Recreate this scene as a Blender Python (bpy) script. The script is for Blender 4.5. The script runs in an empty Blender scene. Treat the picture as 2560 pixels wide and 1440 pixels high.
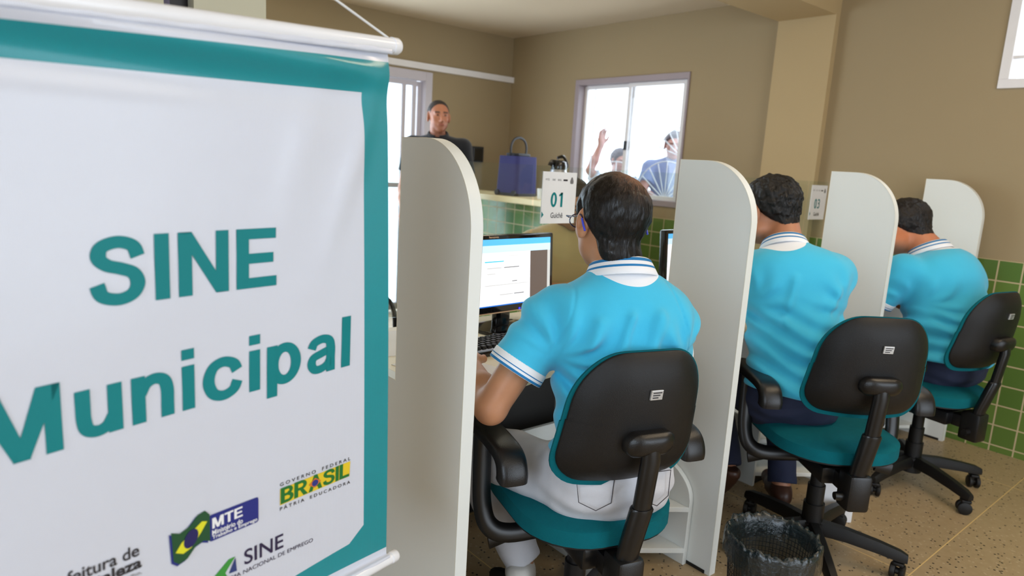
import bpy, bmesh, math, random
import numpy as np
from mathutils import Vector, Matrix

S = bpy.context.scene
COL = S.collection
random.seed(4)
R = math.radians

# ------------------------------------------------------------ camera
CAM = Vector((0, 0, 1.3485))
YAW, PIT, ROL = R(40.28), R(-10.34), R(3.38)
fw = Vector((math.sin(YAW) * math.cos(PIT), math.cos(YAW) * math.cos(PIT), math.sin(PIT)))
r0 = Vector((math.cos(YAW), -math.sin(YAW), 0))
u0 = r0.cross(fw)
rt = math.cos(ROL) * r0 + math.sin(ROL) * u0
up = -math.sin(ROL) * r0 + math.cos(ROL) * u0
cd = bpy.data.cameras.new('camera')
cam = bpy.data.objects.new('camera', cd)
COL.objects.link(cam)
m = Matrix((rt, up, -fw)).transposed().to_4x4()
m.translation = CAM
cam.matrix_world = m
cd.sensor_width = 36
cd.lens = 1713 / 2560 * 36
cd.clip_start = .02
cd.dof.use_dof = True
cd.dof.focus_distance = 1.72
cd.dof.aperture_fstop = 3.6
S.camera = cam

# ------------------------------------------------------------ world, light, exposure
S.view_settings.view_transform = 'Standard'
S.view_settings.look = 'None'
S.view_settings.gamma = 1
S.view_settings.exposure = 0.0
S.cycles.use_denoising = True
S.cycles.max_bounces = 8
S.cycles.sample_clamp_indirect = 6
W = bpy.data.worlds.new('world')
S.world = W
W.use_nodes = True
bg = W.node_tree.nodes['Background']
bg.inputs[0].default_value = (.82, .91, 1, 1)
bg.inputs[1].default_value = 3.2


def area(name, loc, size, energy, color, direction, spread=180):
    l = bpy.data.lights.new(name, 'AREA')
    l.shape = 'RECTANGLE'
    l.size, l.size_y = size
    l.energy = energy
    l.color = color
    l.spread = R(spread)
    o = bpy.data.objects.new(name, l)
    COL.objects.link(o)
    o.location = loc
    o.rotation_euler = Vector(direction).to_track_quat('-Z', 'Y').to_euler()
    return o


WX = 4.195      # right wall with the tiles
FY = 5.13       # far wall
# daylight at door and window; left and rear lights are unseen additions
area('added_left_light', (-2.1, -.75, 1.5), (2.0, 1.5), 38, (.66, .82, 1), (1, .38, -.06))  # unseen, added to cool the second panel while the banner shades the first
area('added_rear_light', (1.75, -2.3, 1.5), (2.4, 1.9), 17, (.74, .85, 1), (-.05, 1, -.1))  # unseen, added behind the camera to give the banner cool light
area('daylight_glass_door', (1.3, FY - .06, 1.15), (2.9, 1.9), 62, (.70, .84, 1), (0, -1, -.1))
area('daylight_window', (WX - .06, 3.64, 1.56), (1.0, .9), 5, (.88, .94, 1), (-1, 0, -.15))
WARM, NEUTRAL = (1, .80, .56), (1, .93, .84)
LAMPS = [((.1, -.5, 2.74), 6, NEUTRAL), ((2.6, .2, 2.74), 18, WARM), ((2.0, 1.5, 2.74), 3, NEUTRAL), ((1.5, -1.2, 2.74), 6, NEUTRAL)]  # unseen ceiling lights, placed for the panel tones and the banner highlight
for lp, e, lc in LAMPS:
    area('unseen_ceiling_light', (lp[0], lp[1], lp[2] - .07), (1.2, .2), e, lc, (0, 0, -1))
area('unseen_ceiling_light_far', (2.6, 3.5, 2.40), (1.2, .2), 7, (1, .86, .68), (0, 0, -1))  # unseen ceiling light put over the far room


# ------------------------------------------------------------ materials
def srgb(r, g, b):
    def f(c):
        c /= 255
        return c / 12.92 if c < .04045 else ((c + .055) / 1.055) ** 2.4
    return (f(r), f(g), f(b), 1)


class NT:
    def __init__(s, name):
        s.m = bpy.data.materials.new(name)
        s.m.use_nodes = True
        s.t = s.m.node_tree
        s.b = s.t.nodes['Principled BSDF']

    def n(s, typ, **kw):
        nd = s.t.nodes.new(typ)
        for k, v in kw.items():
            if k.startswith('i_'):
                key = k[2:]
                key = int(key) if key.isdigit() else key.replace('_', ' ')
                nd.inputs[key].default_value = v
            else:
                setattr(nd, k, v)
        return nd

    def l(s, a, b):
        s.t.links.new(a, b)

    def math(s, op, a, b=None, c=None):
        nd = s.n('ShaderNodeMath', operation=op)
        for i, v in enumerate((a, b, c)):
            if v is None:
                continue
            if isinstance(v, (int, float)):
                nd.inputs[i].default_value = v
            else:
                s.l(v, nd.inputs[i])
        return nd.outputs[0]

    def mix(s, f, a, b):
        nd = s.n('ShaderNodeMix', data_type='RGBA')
        if isinstance(f, (int, float)):
            nd.inputs[0].default_value = f
        else:
            s.l(f, nd.inputs[0])
        for i, v in ((6, a), (7, b)):
            if isinstance(v, tuple):
                nd.inputs[i].default_value = v
            else:
                s.l(v, nd.inputs[i])
        return nd.outputs[2]

    def coord(s, kind='Object'):
        return s.n('ShaderNodeTexCoord').outputs[kind]

    def noise(s, scale, detail=3, rough=.55, vec=None, stretch=None):
        nd = s.n('ShaderNodeTexNoise')
        nd.inputs['Scale'].default_value = scale
        nd.inputs['Detail'].default_value = detail
        nd.inputs['Roughness'].default_value = rough
        v = vec or s.coord()
        if stretch:
            mp = s.n('ShaderNodeMapping')
            mp.inputs['Scale'].default_value = stretch
            s.l(v, mp.inputs[0])
            v = mp.outputs[0]
        s.l(v, nd.inputs['Vector'])
        return nd.outputs[0]

    def bump(s, h, strength=.3, dist=.01):
        nd = s.n('ShaderNodeBump')
        nd.inputs['Strength'].default_value = strength
        nd.inputs['Distance'].default_value = dist
        s.l(h, nd.inputs['Height'])
        s.l(nd.outputs[0], s.b.inputs['Normal'])

    def attr(s, name):
        return s.n('ShaderNodeAttribute', attribute_name=name).outputs['Fac']

    def set(s, **kw):
        for k, v in kw.items():
            s.b.inputs[k.replace('_', ' ')].default_value = v
        return s


def simple(name, col, rough=.5, metal=0, var=.06, scale=8, bump=0, bscale=60, coat=0, spec=.5, sheen=0):
    t = NT(name)
    n = t.noise(scale)
    dark = tuple(c * (1 - var) for c in col[:3]) + (1,)
    lite = tuple(min(1, c * (1 + var)) for c in col[:3]) + (1,)
    t.l(t.mix(n, dark, lite), t.b.inputs['Base Color'])
    t.b.inputs['Roughness'].default_value = rough
    t.b.inputs['Metallic'].default_value = metal
    t.b.inputs['Coat Weight'].default_value = coat
    t.b.inputs['Specular IOR Level'].default_value = spec
    t.b.inputs['Sheen Weight'].default_value = sheen
    if bump:
        t.bump(t.noise(bscale), bump, .004)
    return t.m


M = {}
M['paint'] = simple('beige_wall_paint', srgb(162, 143, 110), .85, var=.03, scale=1.5, bump=.1, bscale=90)
M['column'] = simple('cream_column_paint', srgb(186, 162, 120), .8, var=.03, scale=2)
M['cream'] = simple('pale_cream_paint', srgb(226, 221, 196), .7, var=.02)
M['ceil'] = simple('ceiling_paint', srgb(206, 190, 164), .9, var=.02, scale=1)
M['melamine'] = simple('white_melamine', srgb(232, 234, 230), .42, var=.015, scale=3)
M['edge'] = simple('cream_edge_banding', srgb(240, 236, 222), .4, var=.02)
M['desk'] = simple('cream_desk_laminate', srgb(236, 228, 205), .45, var=.02)
M['black_base'] = simple('black_plinth', srgb(22, 20, 20), .6)
M['chair_black'] = simple('black_chair_plastic', srgb(17, 15, 15), .45, var=.1, bump=.25, bscale=700, spec=.4)
M['arm_black'] = simple('black_armrest_polyurethane', srgb(18, 16, 16), .33, var=.08, bump=.15, bscale=500)
M['steel_black'] = simple('black_painted_steel', srgb(20, 19, 20), .28, var=.05)
M['chrome'] = simple('chrome', srgb(200, 200, 205), .2, 1)
M['teal_fabric'] = simple('teal_seat_fabric', srgb(0, 100, 110), .9, var=.12, scale=40, bump=.5, bscale=900, spec=.2)
M['frame_w'] = simple('white_window_frame', srgb(238, 234, 234), .4)
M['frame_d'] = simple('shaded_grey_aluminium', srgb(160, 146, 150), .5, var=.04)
M['frame_g'] = simple('grey_aluminium_frame', srgb(205, 198, 205), .4, var=.04)
M['rod'] = simple('white_plastic_rod', srgb(240, 240, 244), .25, coat=.3)
M['cord'] = simple('white_cord', srgb(225, 225, 225), .7)
M['white'] = simple('white_enamel', srgb(236, 236, 236), .4)
M['mon_black'] = simple('glossy_black_monitor_plastic', srgb(14, 14, 16), .12, coat=.5)
M['key'] = simple('black_key_plastic', srgb(26, 26, 28), .3)
M['paper'] = simple('white_paper', srgb(238, 238, 240), .7)
M['blue_bag'] = simple('navy_blue_fabric', srgb(48, 51, 112), .75, var=.1, scale=20, bump=.3, bscale=300)
M['bag_black'] = simple('black_rubber', srgb(22, 22, 26), .5)
M['counter'] = simple('pale_counter_stone', srgb(236, 216, 168), .35, var=.05)
M['plate'] = simple('aluminium_plate', srgb(205, 205, 205), .35, .6, var=.1, scale=200)
M['ink'] = simple('dark_print', srgb(42, 38, 42), .5)
M['teal_print'] = simple('teal_print', srgb(0, 126, 130), .5, spec=.3)
M['grey_ink'] = simple('grey_print', srgb(120, 118, 120), .6)
M['dark_trim'] = simple('dark_door_leaf', srgb(20, 14, 20), .3)
M['purple_grey'] = simple('purple_grey_frame', srgb(96, 88, 116), .5)
M['eye'] = simple('eye', srgb(40, 28, 22), .15)
M['gold'] = simple('warm_metal_badge', srgb(226, 186, 150), .3, .3)
M['shoe_w'] = simple('white_sneaker', srgb(214, 210, 204), .6, bump=.2)
M['shoe_b'] = simple('brown_leather_shoe', srgb(70, 42, 30), .4)
M['glasses'] = simple('dark_blue_glasses_frame', srgb(34, 36, 70), .2)
M['temple_tip'] = simple('blue_temple_tip', srgb(70, 84, 220), .3)
M['metal_flask'] = simple('brushed_flask_steel', srgb(190, 186, 190), .3, .8)


def emis(name, col, strength):
    t = NT(name)
    t.set(Base_Color=col, Emission_Color=col, Emission_Strength=strength, Roughness=.3)
    return t.m


def glass(name, tint=(.9, .97, .95, 1), gloss=.08):
    t = NT(name)
    out = t.t.nodes['Material Output']
    tr = t.n('ShaderNodeBsdfTransparent')
    tr.inputs[0].default_value = tint
    gl = t.n('ShaderNodeBsdfGlossy')
    gl.inputs['Roughness'].default_value = .03
    gl.inputs[0].default_value = (1, 1, 1, 1)
    lw = t.n('ShaderNodeLayerWeight')
    lw.inputs[0].default_value = .5
    f5 = t.math('POWER', lw.outputs['Facing'], 5)
    mx = t.n('ShaderNodeMixShader')
    t.l(t.math('MULTIPLY_ADD', f5, .5, .03), mx.inputs[0])
    t.l(tr.outputs[0], mx.inputs[1])
    t.l(gl.outputs[0], mx.inputs[2])
    t.l(mx.outputs[0], out.inputs[0])
    return t.m


M['glass'] = glass('clear_glass', (.93, .97, .96, 1))
M['pane'] = glass('window_glass', (.97, .99, 1, 1))


def tiles(name, axis):
    """square green tiles with cream joints; axis = the horizontal axis of the wall"""
    t = NT(name)
    sp = t.n('ShaderNodeSeparateXYZ')
    t.l(t.n('ShaderNodeNewGeometry').outputs['Position'], sp.inputs[0])
    T = .1075
    def line(sock, off):
        a = t.math('ADD', sock, off)
        fr = t.math('FRACT', t.math('DIVIDE', a, T))
        d = t.math('ABSOLUTE', t.math('SUBTRACT', fr, .5))
        return t.math('GREATER_THAN', d, .468), t.math('FLOOR', t.math('DIVIDE', a, T))
    h, hi = line(sp.outputs[axis], 10 * T - (1.075 % T) if axis == 1 else 0)
    v, vi = line(sp.outputs[2], 10 * T - (1.002 % T))
    g = t.math('MAXIMUM', h, v)
    wn = t.n('ShaderNodeTexWhiteNoise', noise_dimensions='2D')
    cb = t.n('ShaderNodeCombineXYZ')
    t.l(hi, cb.inputs[0])
    t.l(vi, cb.inputs[1])
    t.l(cb.outputs[0], wn.inputs['Vector'])
    c = t.mix(wn.outputs['Value'], srgb(88, 116, 52), srgb(104, 130, 60))
    t.l(t.mix(g, c, srgb(196, 176, 138)), t.b.inputs['Base Color'])
    t.l(t.math('MULTIPLY_ADD', g, .5, .22), t.b.inputs['Roughness'])
    t.bump(t.math('SUBTRACT', 1, g), .3, .002)
    return t.m


M['tile_y'] = tiles('green_wall_tiles', 1)
M['tile_x'] = tiles('green_counter_tiles', 0)


def terrazzo():
    t = NT('terrazzo_floor')
    pos = t.n('ShaderNodeNewGeometry').outputs['Position']
    n1 = t.noise(1.6, 4, vec=pos)
    base = t.mix(n1, srgb(148, 124, 90), srgb(180, 156, 120))
    n0 = t.noise(28, 2, vec=pos)
    base = t.mix(t.math('MULTIPLY', n0, .45), base, srgb(196, 176, 142))
    vor = t.n('ShaderNodeTexVoronoi')
    vor.inputs['Scale'].default_value = 62
    t.l(pos, vor.inputs['Vector'])
    chip = t.math('LESS_THAN', vor.outputs['Distance'], .25)
    wn = t.n('ShaderNodeTexWhiteNoise', noise_dimensions='3D')
    t.l(vor.outputs['Color'], wn.inputs['Vector'])
    dark = t.math('MULTIPLY', chip, t.math('GREATER_THAN', wn.outputs['Value'], .62))
    base = t.mix(dark, base, srgb(44, 38, 34))
    v2 = t.n('ShaderNodeTexVoronoi')
    v2.inputs['Scale'].default_value = 48
    t.l(pos, v2.inputs['Vector'])
    lt = t.math('LESS_THAN', v2.outputs['Distance'], .2)
    base = t.mix(t.math('MULTIPLY', lt, .35), base, srgb(214, 198, 168))
    sp = t.n('ShaderNodeSeparateXYZ')
    t.l(pos, sp.inputs[0])
    def joint(s, off):
        a = t.math('DIVIDE', t.math('ADD', s, off), 1.2)
        d = t.math('ABSOLUTE', t.math('SUBTRACT', t.math('FRACT', a), .5))
        return t.math('LESS_THAN', d, .0016)
    j = t.math('MAXIMUM', joint(sp.outputs[1], 12 + .6 - .745), joint(sp.outputs[0], 12 + .6 - 4.95))
    t.l(t.mix(j, base, srgb(228, 196, 132)), t.b.inputs['Base Color'])
    t.l(t.math('MULTIPLY_ADD', n1, .2, .3), t.b.inputs['Roughness'])
    return t.m


M['floor'] = terrazzo()


# ------------------------------------------------------------ object helpers
def link(name, me, mat, parent=None, label=None):
    o = bpy.data.objects.new(name, me)
    COL.objects.link(o)
    if mat is not None:
        me.materials.append(mat)
    if parent is not None:
        o.parent = parent
    if label:
        o['label'] = label
    return o


def obj(name, bm, mat, parent=None, smooth=True, ang=35, label=None):
    bmesh.ops.recalc_face_normals(bm, faces=bm.faces)
    me = bpy.data.meshes.new(name)
    bm.to_mesh(me)
    bm.free()
    if smooth:
        me.polygons.foreach_set('use_smooth', [True] * len(me.polygons))
        try:
            me.set_sharp_from_angle(angle=R(ang))
        except Exception:
            pass
    return link(name, me, mat, parent, label)


def tag(o, label, cat, group=None):
    o['label'] = label
    o['category'] = cat
    if group:
        o['group'] = group
    return o


def struct(o):
    o['kind'] = 'structure'
    return o


def empty(name, loc=(0, 0, 0), rz=0):
    o = bpy.data.objects.new(name, None)
    COL.objects.link(o)
    o.location = loc
    o.rotation_euler = (0, 0, rz)
    o.empty_display_size = .1
    return o


def box(bm, x0, x1, y0, y1, z0, z1, bev=0, mx=None, seg=2):
    v = [bm.verts.new((x, y, z)) for x in (x0, x1) for y in (y0, y1) for z in (z0, z1)]
    f = [(0, 1, 3, 2), (4, 6, 7, 5), (0, 4, 5, 1), (2, 3, 7, 6), (0, 2, 6, 4), (1, 5, 7, 3)]
    fs = [bm.faces.new([v[i] for i in q]) for q in f]
    if bev:
        es = list({e for q in fs for e in q.edges})
        r = bmesh.ops.bevel(bm, geom=es, offset=bev, segments=seg, affect='EDGES', profile=.5)
        vs = {w for q in r['faces'] for w in q.verts} | {w for w in v if w.is_valid}
        for w in list(vs):
            for q in w.link_faces:
                vs.update(q.verts)
        v = list(vs)
    if mx is not None:
        bmesh.ops.transform(bm, matrix=mx, verts=v)
    return v


def prism(bm, pts, lo, hi, axis, bev=0):
    """polygon pts (2D) extruded along axis 0/1/2 between lo and hi"""
    def P(p, h):
        q = list(p)
        q.insert(axis, h)
        return q
    a = [bm.verts.new(P(p, lo)) for p in pts]
    b = [bm.verts.new(P(p, hi)) for p in pts]
    fs = [bm.faces.new(a), bm.faces.new(b[::-1])]
    n = len(pts)
    for i in range(n):
        fs.append(bm.faces.new((a[i], b[i], b[(i + 1) % n], a[(i + 1) % n])))
    if bev:
        es = [e for e in fs[0].edges] + [e for e in fs[1].edges]
        bmesh.ops.bevel(bm, geom=es, offset=bev, segments=2, affect='EDGES', profile=.5)
    return a + b


def tube(bm, pts, rad, seg=12, cap=True, closed=False):
    pts = [Vector(p) for p in pts]
    n = len(pts)
    rads = rad if isinstance(rad, list) else [rad] * n
    rings = []
    prev = None
    for i, p in enumerate(pts):
        if closed:
            d = (pts[(i + 1) % n] - pts[i - 1]).normalized()
        else:
            d = (pts[min(i + 1, n - 1)] - pts[max(i - 1, 0)]).normalized()
        if prev is None:
            a = Vector((0, 0, 1)) if abs(d.z) < .9 else Vector((1, 0, 0))
            s = d.cross(a).normalized()
        else:
            s = (prev - d * prev.dot(d)).normalized()
        prev = s
        t = d.cross(s)
        r = rads[i]
        rx, ry = r if isinstance(r, tuple) else (r, r)
        rings.append([bm.verts.new(p + s * rx * math.cos(2 * math.pi * k / seg) + t * ry * math.sin(2 * math.pi * k / seg)) for k in range(seg)])
    m_ = n if closed else n - 1
    for i in range(m_):
        a, b = rings[i], rings[(i + 1) % n]
        for k in range(seg):
            bm.faces.new((a[k], a[(k + 1) % seg], b[(k + 1) % seg], b[k]))
    if cap and not closed:
        bm.faces.new(rings[0][::-1])
        bm.faces.new(rings[-1])


def sweep(bm, pts, hw, hh, seg=20, e=.55):
    """rounded-rectangle section swept in a plane x = const; pts (x, y, z)"""
    pts = [Vector(p) for p in pts]
    rings = []
    for i, p in enumerate(pts):
        d = (pts[min(i + 1, len(pts) - 1)] - pts[max(i - 1, 0)]).normalized()
        s = Vector((1, 0, 0))
        t = d.cross(s).normalized()
        ring_ = []
        for k in range(seg):
            a = 2 * math.pi * k / seg
            c_, s_ = math.cos(a), math.sin(a)
            ring_.append(bm.verts.new(p + s * hw[i] * math.copysign(abs(c_) ** e, c_) + t * hh[i] * math.copysign(abs(s_) ** e, s_)))
        rings.append(ring_)
    for a, b in zip(rings, rings[1:]):
        for k in range(seg):
            bm.faces.new((a[k], a[(k + 1) % seg], b[(k + 1) % seg], b[k]))
    bm.faces.new(rings[0][::-1])
    bm.faces.new(rings[-1])


def curve(pts, n=8):
    """Catmull-Rom through pts"""
    P = [Vector(p) for p in pts]
    P = [P[0] * 2 - P[1]] + P + [P[-1] * 2 - P[-2]]
    out = []
    for i in range(1, len(P) - 2):
        a, b, c, d = P[i - 1:i + 3]
        for k in range(n):
            t = k / n
            out.append(.5 * ((2 * b) + (c - a) * t + (2 * a - 5 * b + 4 * c - d) * t * t + (3 * b - a - 3 * c + d) * t ** 3))
    out.append(P[-2])
    return out


def lathe(bm, prof, seg=32, cx=0, cy=0, sy=1):
    rings = []
    for r, z in prof:
        rings.append([bm.verts.new((cx + r * math.cos(2 * math.pi * k / seg), cy + sy * r * math.sin(2 * math.pi * k / seg), z)) for k in range(seg)])
    for a, b in zip(rings, rings[1:]):
        for k in range(seg):
            bm.faces.new((a[k], a[(k + 1) % seg], b[(k + 1) % seg], b[k]))
    return rings


def pillow(bm, outline, front, back, nr=7, warp=None):
    """closed pad: outline list of (x,z); front/back(s)=offset in y for s=0 centre..1 rim"""
    n = len(outline)
    cx = sum(p[0] for p in outline) / n
    cz = sum(p[1] for p in outline) / n
    def lay(fn):
        rings = []
        for j in range(1, nr + 1):
            s = math.sin(j / nr * math.pi / 2)
            ring = []
            for (x, z) in outline:
                X, Z = cx + (x - cx) * s, cz + (z - cz) * s
                y = fn(s)
                v = (X, y, Z)
                if warp:
                    v = warp(*v)
                ring.append(bm.verts.new(v))
            rings.append(ring)
        v = (cx, fn(0), cz)
        c = bm.verts.new(warp(*v) if warp else v)
        for k in range(n):
            bm.faces.new((c, rings[0][k], rings[0][(k + 1) % n]))
        for a, b in zip(rings, rings[1:]):
            for k in range(n):
                bm.faces.new((a[k], b[k], b[(k + 1) % n], a[(k + 1) % n]))
        return rings[-1]
    A = lay(front)
    B = lay(back)
    for k in range(n):
        bm.faces.new((A[k], A[(k + 1) % n], B[(k + 1) % n], B[k]))


_tc = {}
def text_mesh(s, bold=0.0):
    """flat text normalised to its own bounding box: returns verts (0..1,0..1), faces, aspect"""
    if (s, bold) in _tc:
        return _tc[(s, bold)]
    cu = bpy.data.curves.new('text', 'FONT')
    cu.body = s
    cu.size = 1
    cu.offset = bold
    cu.resolution_u = 6
    o = bpy.data.objects.new('text', cu)
    COL.objects.link(o)
    dg = bpy.context.evaluated_depsgraph_get()
    me = bpy.data.meshes.new_from_object(o.evaluated_get(dg))
    V = np.array([v.co[:2] for v in me.vertices])
    Fc = [list(p.vertices) for p in me.polygons]
    bpy.data.objects.remove(o)
    bpy.data.curves.remove(cu)
    bpy.data.meshes.remove(me)
    lo, hi = V.min(0), V.max(0)
    asp = (hi[0] - lo[0]) / (hi[1] - lo[1])
    _tc[(s, bold)] = ((V - lo) / (hi - lo), Fc, asp)
    return _tc[(s, bold)]


def flat_bm(V, Fc):
    bm = bmesh.new()
    vs = [bm.verts.new((v[0], v[1], 0)) for v in V]
    for f in Fc:
        try:
            bm.faces.new([vs[i] for i in f])
        except ValueError:
            pass
    return bm


def grid_cut(bm, step):
    xs = [v.co.x for v in bm.verts]
    ys = [v.co.y for v in bm.verts]
    for ax, lo, hi in ((0, min(xs), max(xs)), (1, min(ys), max(ys))):
        c = math.ceil(lo / step) * step
        while c < hi:
            co = [0, 0, 0]
            co[ax] = c
            no = [0, 0, 0]
            no[ax] = 1
            bmesh.ops.bisect_plane(bm, geom=bm.verts[:] + bm.edges[:] + bm.faces[:], plane_co=co, plane_no=no, dist=1e-6)
            c += step


def writing(name, s, x0, x1, z0, z1, mat, parent, place, bold=0.0, label=None, cut=None):
    """letters fitted into a rectangle, put on a surface by place(x, z)"""
    V, Fc, _ = text_mesh(s, bold)
    bm = flat_bm(V * [x1 - x0, z1 - z0] + [x0, z0], Fc)
    if cut:
        grid_cut(bm, cut)
    for v in bm.verts:
        v.co = place(v.co.x, v.co.y)
    me = bpy.data.meshes.new(name)
    bm.to_mesh(me)
    bm.free()
    return link(name, me, mat, parent, label)


def shape(name, pts, mat, parent, place, cut=None, label=None):
    bm = bmesh.new()
    f = bm.faces.new([bm.verts.new((p[0], p[1], 0)) for p in pts])
    bmesh.ops.triangulate(bm, faces=[f])
    if cut:
        grid_cut(bm, cut)
    for v in bm.verts:
        v.co = place(v.co.x, v.co.y)
    me = bpy.data.meshes.new(name)
    bm.to_mesh(me)
    bm.free()
    return link(name, me, mat, parent, label)


def rrect(x0, x1, y0, y1, r, n=6):
    pts = []
    rs = r if isinstance(r, (list, tuple)) else [r] * 4
    for (cx, cy, a0, q) in ((x1, y1, 0, 0), (x0, y1, 90, 1), (x0, y0, 180, 2), (x1, y0, 270, 3)):
        rr = rs[q]
        sx = -1 if cx == x1 else 1
        sy = -1 if cy == y1 else 1
        ox, oy = cx + sx * rr, cy + sy * rr
        if rr == 0:
            pts.append((cx, cy))
            continue
        for k in range(n + 1):
            a = R(a0 + 90 * k / n)
            pts.append((ox + rr * math.cos(a), oy + rr * math.sin(a)))
    return pts


# hand-drawn bold sans-serif glyphs (cap height 1)
def stroke(pts, w, n=7):
    c = [Vector((p[0], p[1], 0)) for p in pts]
    c = curve(c, n) if len(pts) > 2 else c
    L = []
    for i, p in enumerate(c):
        d = (c[min(i + 1, len(c) - 1)] - c[max(i - 1, 0)]).normalized()
        ww = w * (1 - .12 * abs(d.x))
        L.append((p + Vector((-d.y, d.x, 0)) * ww / 2, p - Vector((-d.y, d.x, 0)) * ww / 2))
    return [[a[0], b_[0], b_[1], a[1]] for a, b_ in zip(L, L[1:])]


def rct(x0, y0, x1, y1):
    return [[(x0, y0), (x1, y0), (x1, y1), (x0, y1)]]


def oval(cx, cy, rx, ry, a0, a1, w, n=28):
    P = []
    for k in range(n + 1):
        a = R(a0 + (a1 - a0) * k / n)
        P.append(((cx + rx * math.cos(a), cy + ry * math.sin(a)), (cx + (rx - w) * math.cos(a), cy + (ry - w * .88) * math.sin(a))))
    return [[a[0], b_[0], b_[1], a[1]] for a, b_ in zip(P, P[1:])]


GLY = {
    'S': (stroke([(.625, .69), (.56, .85), (.37, .915), (.17, .85), (.13, .70), (.23, .59), (.40, .53), (.56, .45), (.615, .295), (.54, .145), (.36, .085), (.16, .15), (.095, .32)], .20), .72),
    'I': (rct(0, 0, .205, 1), .205),
    'N': (rct(0, 0, .20, 1) + rct(.56, 0, .76, 1) + [[(0, 1), (.20, 1), (.76, 0), (.56, 0)]], .76),
    'E': (rct(0, 0, .205, 1) + rct(.1, .825, .66, 1) + rct(.1, .415, .62, .585) + rct(.1, 0, .68, .175), .68),
    'M': (rct(0, 0, .19, 1) + rct(.70, 0, .89, 1) + [[(0, 1), (.26, 1), (.54, 0), (.36, 0)], [(.89, 1), (.63, 1), (.35, 0), (.53, 0)]], .89),
    'T': (rct(0, .825, .70, 1) + rct(.25, 0, .455, 1), .70),
    'B': (rct(0, 0, .22, 1) + rct(.1, .82, .38, 1) + rct(.1, .43, .40, .60) + rct(.1, 0, .40, .18) + oval(.38, .735, .29, .265, -90, 90, .2) + oval(.40, .29, .31, .29, -90, 90, .2), .71),
    'R': (rct(0, 0, .22, 1) + rct(.1, .82, .40, 1) + rct(.1, .40, .40, .57) + oval(.40, .70, .31, .30, -90, 90, .2) + [[(.30, .45), (.50, .45), (.78, 0), (.53, 0)]], .78),
    'A': ([[(0, 0), (.22, 0), (.50, 1), (.30, 1)], [(.80, 0), (.58, 0), (.30, 1), (.50, 1)]] + rct(.18, .22, .62, .38), .80),
    'L': (rct(0, 0, .215, 1) + rct(.1, 0, .62, .18), .62),
    'u': (stroke([(.1, .73), (.1, .5), (.105, .28), (.15, .13), (.28, .078), (.41, .13), (.49, .26)], .195) + rct(.415, 0, .61, .73), .61),
    'n': (rct(0, 0, .195, .73) + stroke([(.12, .45), (.20, .59), (.33, .65), (.46, .60), (.51, .45), (.512, .2), (.512, 0)], .195), .61),
    'i': (rct(0, 0, .195, .73) + rct(0, .83, .195, 1.0), .195),
    'c': (stroke([(.575, .46), (.51, .59), (.34, .655), (.17, .58), (.098, .365), (.17, .15), (.34, .075), (.51, .14), (.58, .28)], .195), .66),
    'p': (rct(0, -.21, .195, .73) + oval(.335, .365, .315, .385, 0, 360, .195, 40), .65),
    'a': (stroke([(.09, .50), (.15, .61), (.31, .66), (.45, .61), (.49, .47), (.49, .25), (.495, 0)], .185) + stroke([(.47, .43), (.29, .38), (.13, .32), (.095, .20), (.16, .095), (.29, .085), (.42, .15), (.49, .27)], .175), .60),
    'l': (rct(0, 0, .195, 1), .195),
}
GLY['0'] = (oval(.31, .5, .31, .51, 0, 360, .20, 44), .62)
GLY['1'] = (rct(.21, 0, .42, 1) + [[(.42, 1), (.24, 1), (.02, .82), (.10, .72), (.30, .84)]], .42)
GLY['3'] = (stroke([(.07, .85), (.28, .915), (.48, .86), (.52, .72), (.42, .575), (.22, .53)], .165) + stroke([(.22, .53), (.46, .50), (.545, .30), (.46, .13), (.26, .08), (.03, .14)], .17), .64)


def glyph_text(s, gap=.125):
    polys, x = [], 0
    for ch in s:
        g, w = GLY[ch]
        polys += [[(p[0] + x, p[1]) for p in q] for q in g]
        x += w + gap
    xs = [p[0] for q in polys for p in q]
    return polys, min(xs), max(xs)


def glyph_writing(name, s, x0, x1, z0, cap, mat, place, gap=.125, cut=None):
    polys, a, b = glyph_text(s, gap)
    bm = bmesh.new()
    for q in polys:
        vs = [bm.verts.new((x0 + (p[0] - a) / (b - a) * (x1 - x0), z0 + p[1] * cap, 0)) for p in q]
        try:
            bm.faces.new(vs)
        except ValueError:
            pass
    if cut:
        grid_cut(bm, cut)
    for v in bm.verts:
        v.co = place(v.co.x, v.co.y)
    me = bpy.data.meshes.new(name)
    bm.to_mesh(me)
    bm.free()
    return link(name, me, mat)


# ------------------------------------------------------------ the room
XL, YB = -2.2, -2.6
ZN, ZF = 2.82, 2.475          # near and far ceiling


def wall_box(name, mat, boxes):
    bm = bmesh.new()
    for b in boxes:
        box(bm, *b)
    return struct(obj(name, bm, mat, smooth=False))


wall_box('floor', M['floor'], [(XL - .2, WX + .2, YB - .2, FY + .2, -.1, 0)])
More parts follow.
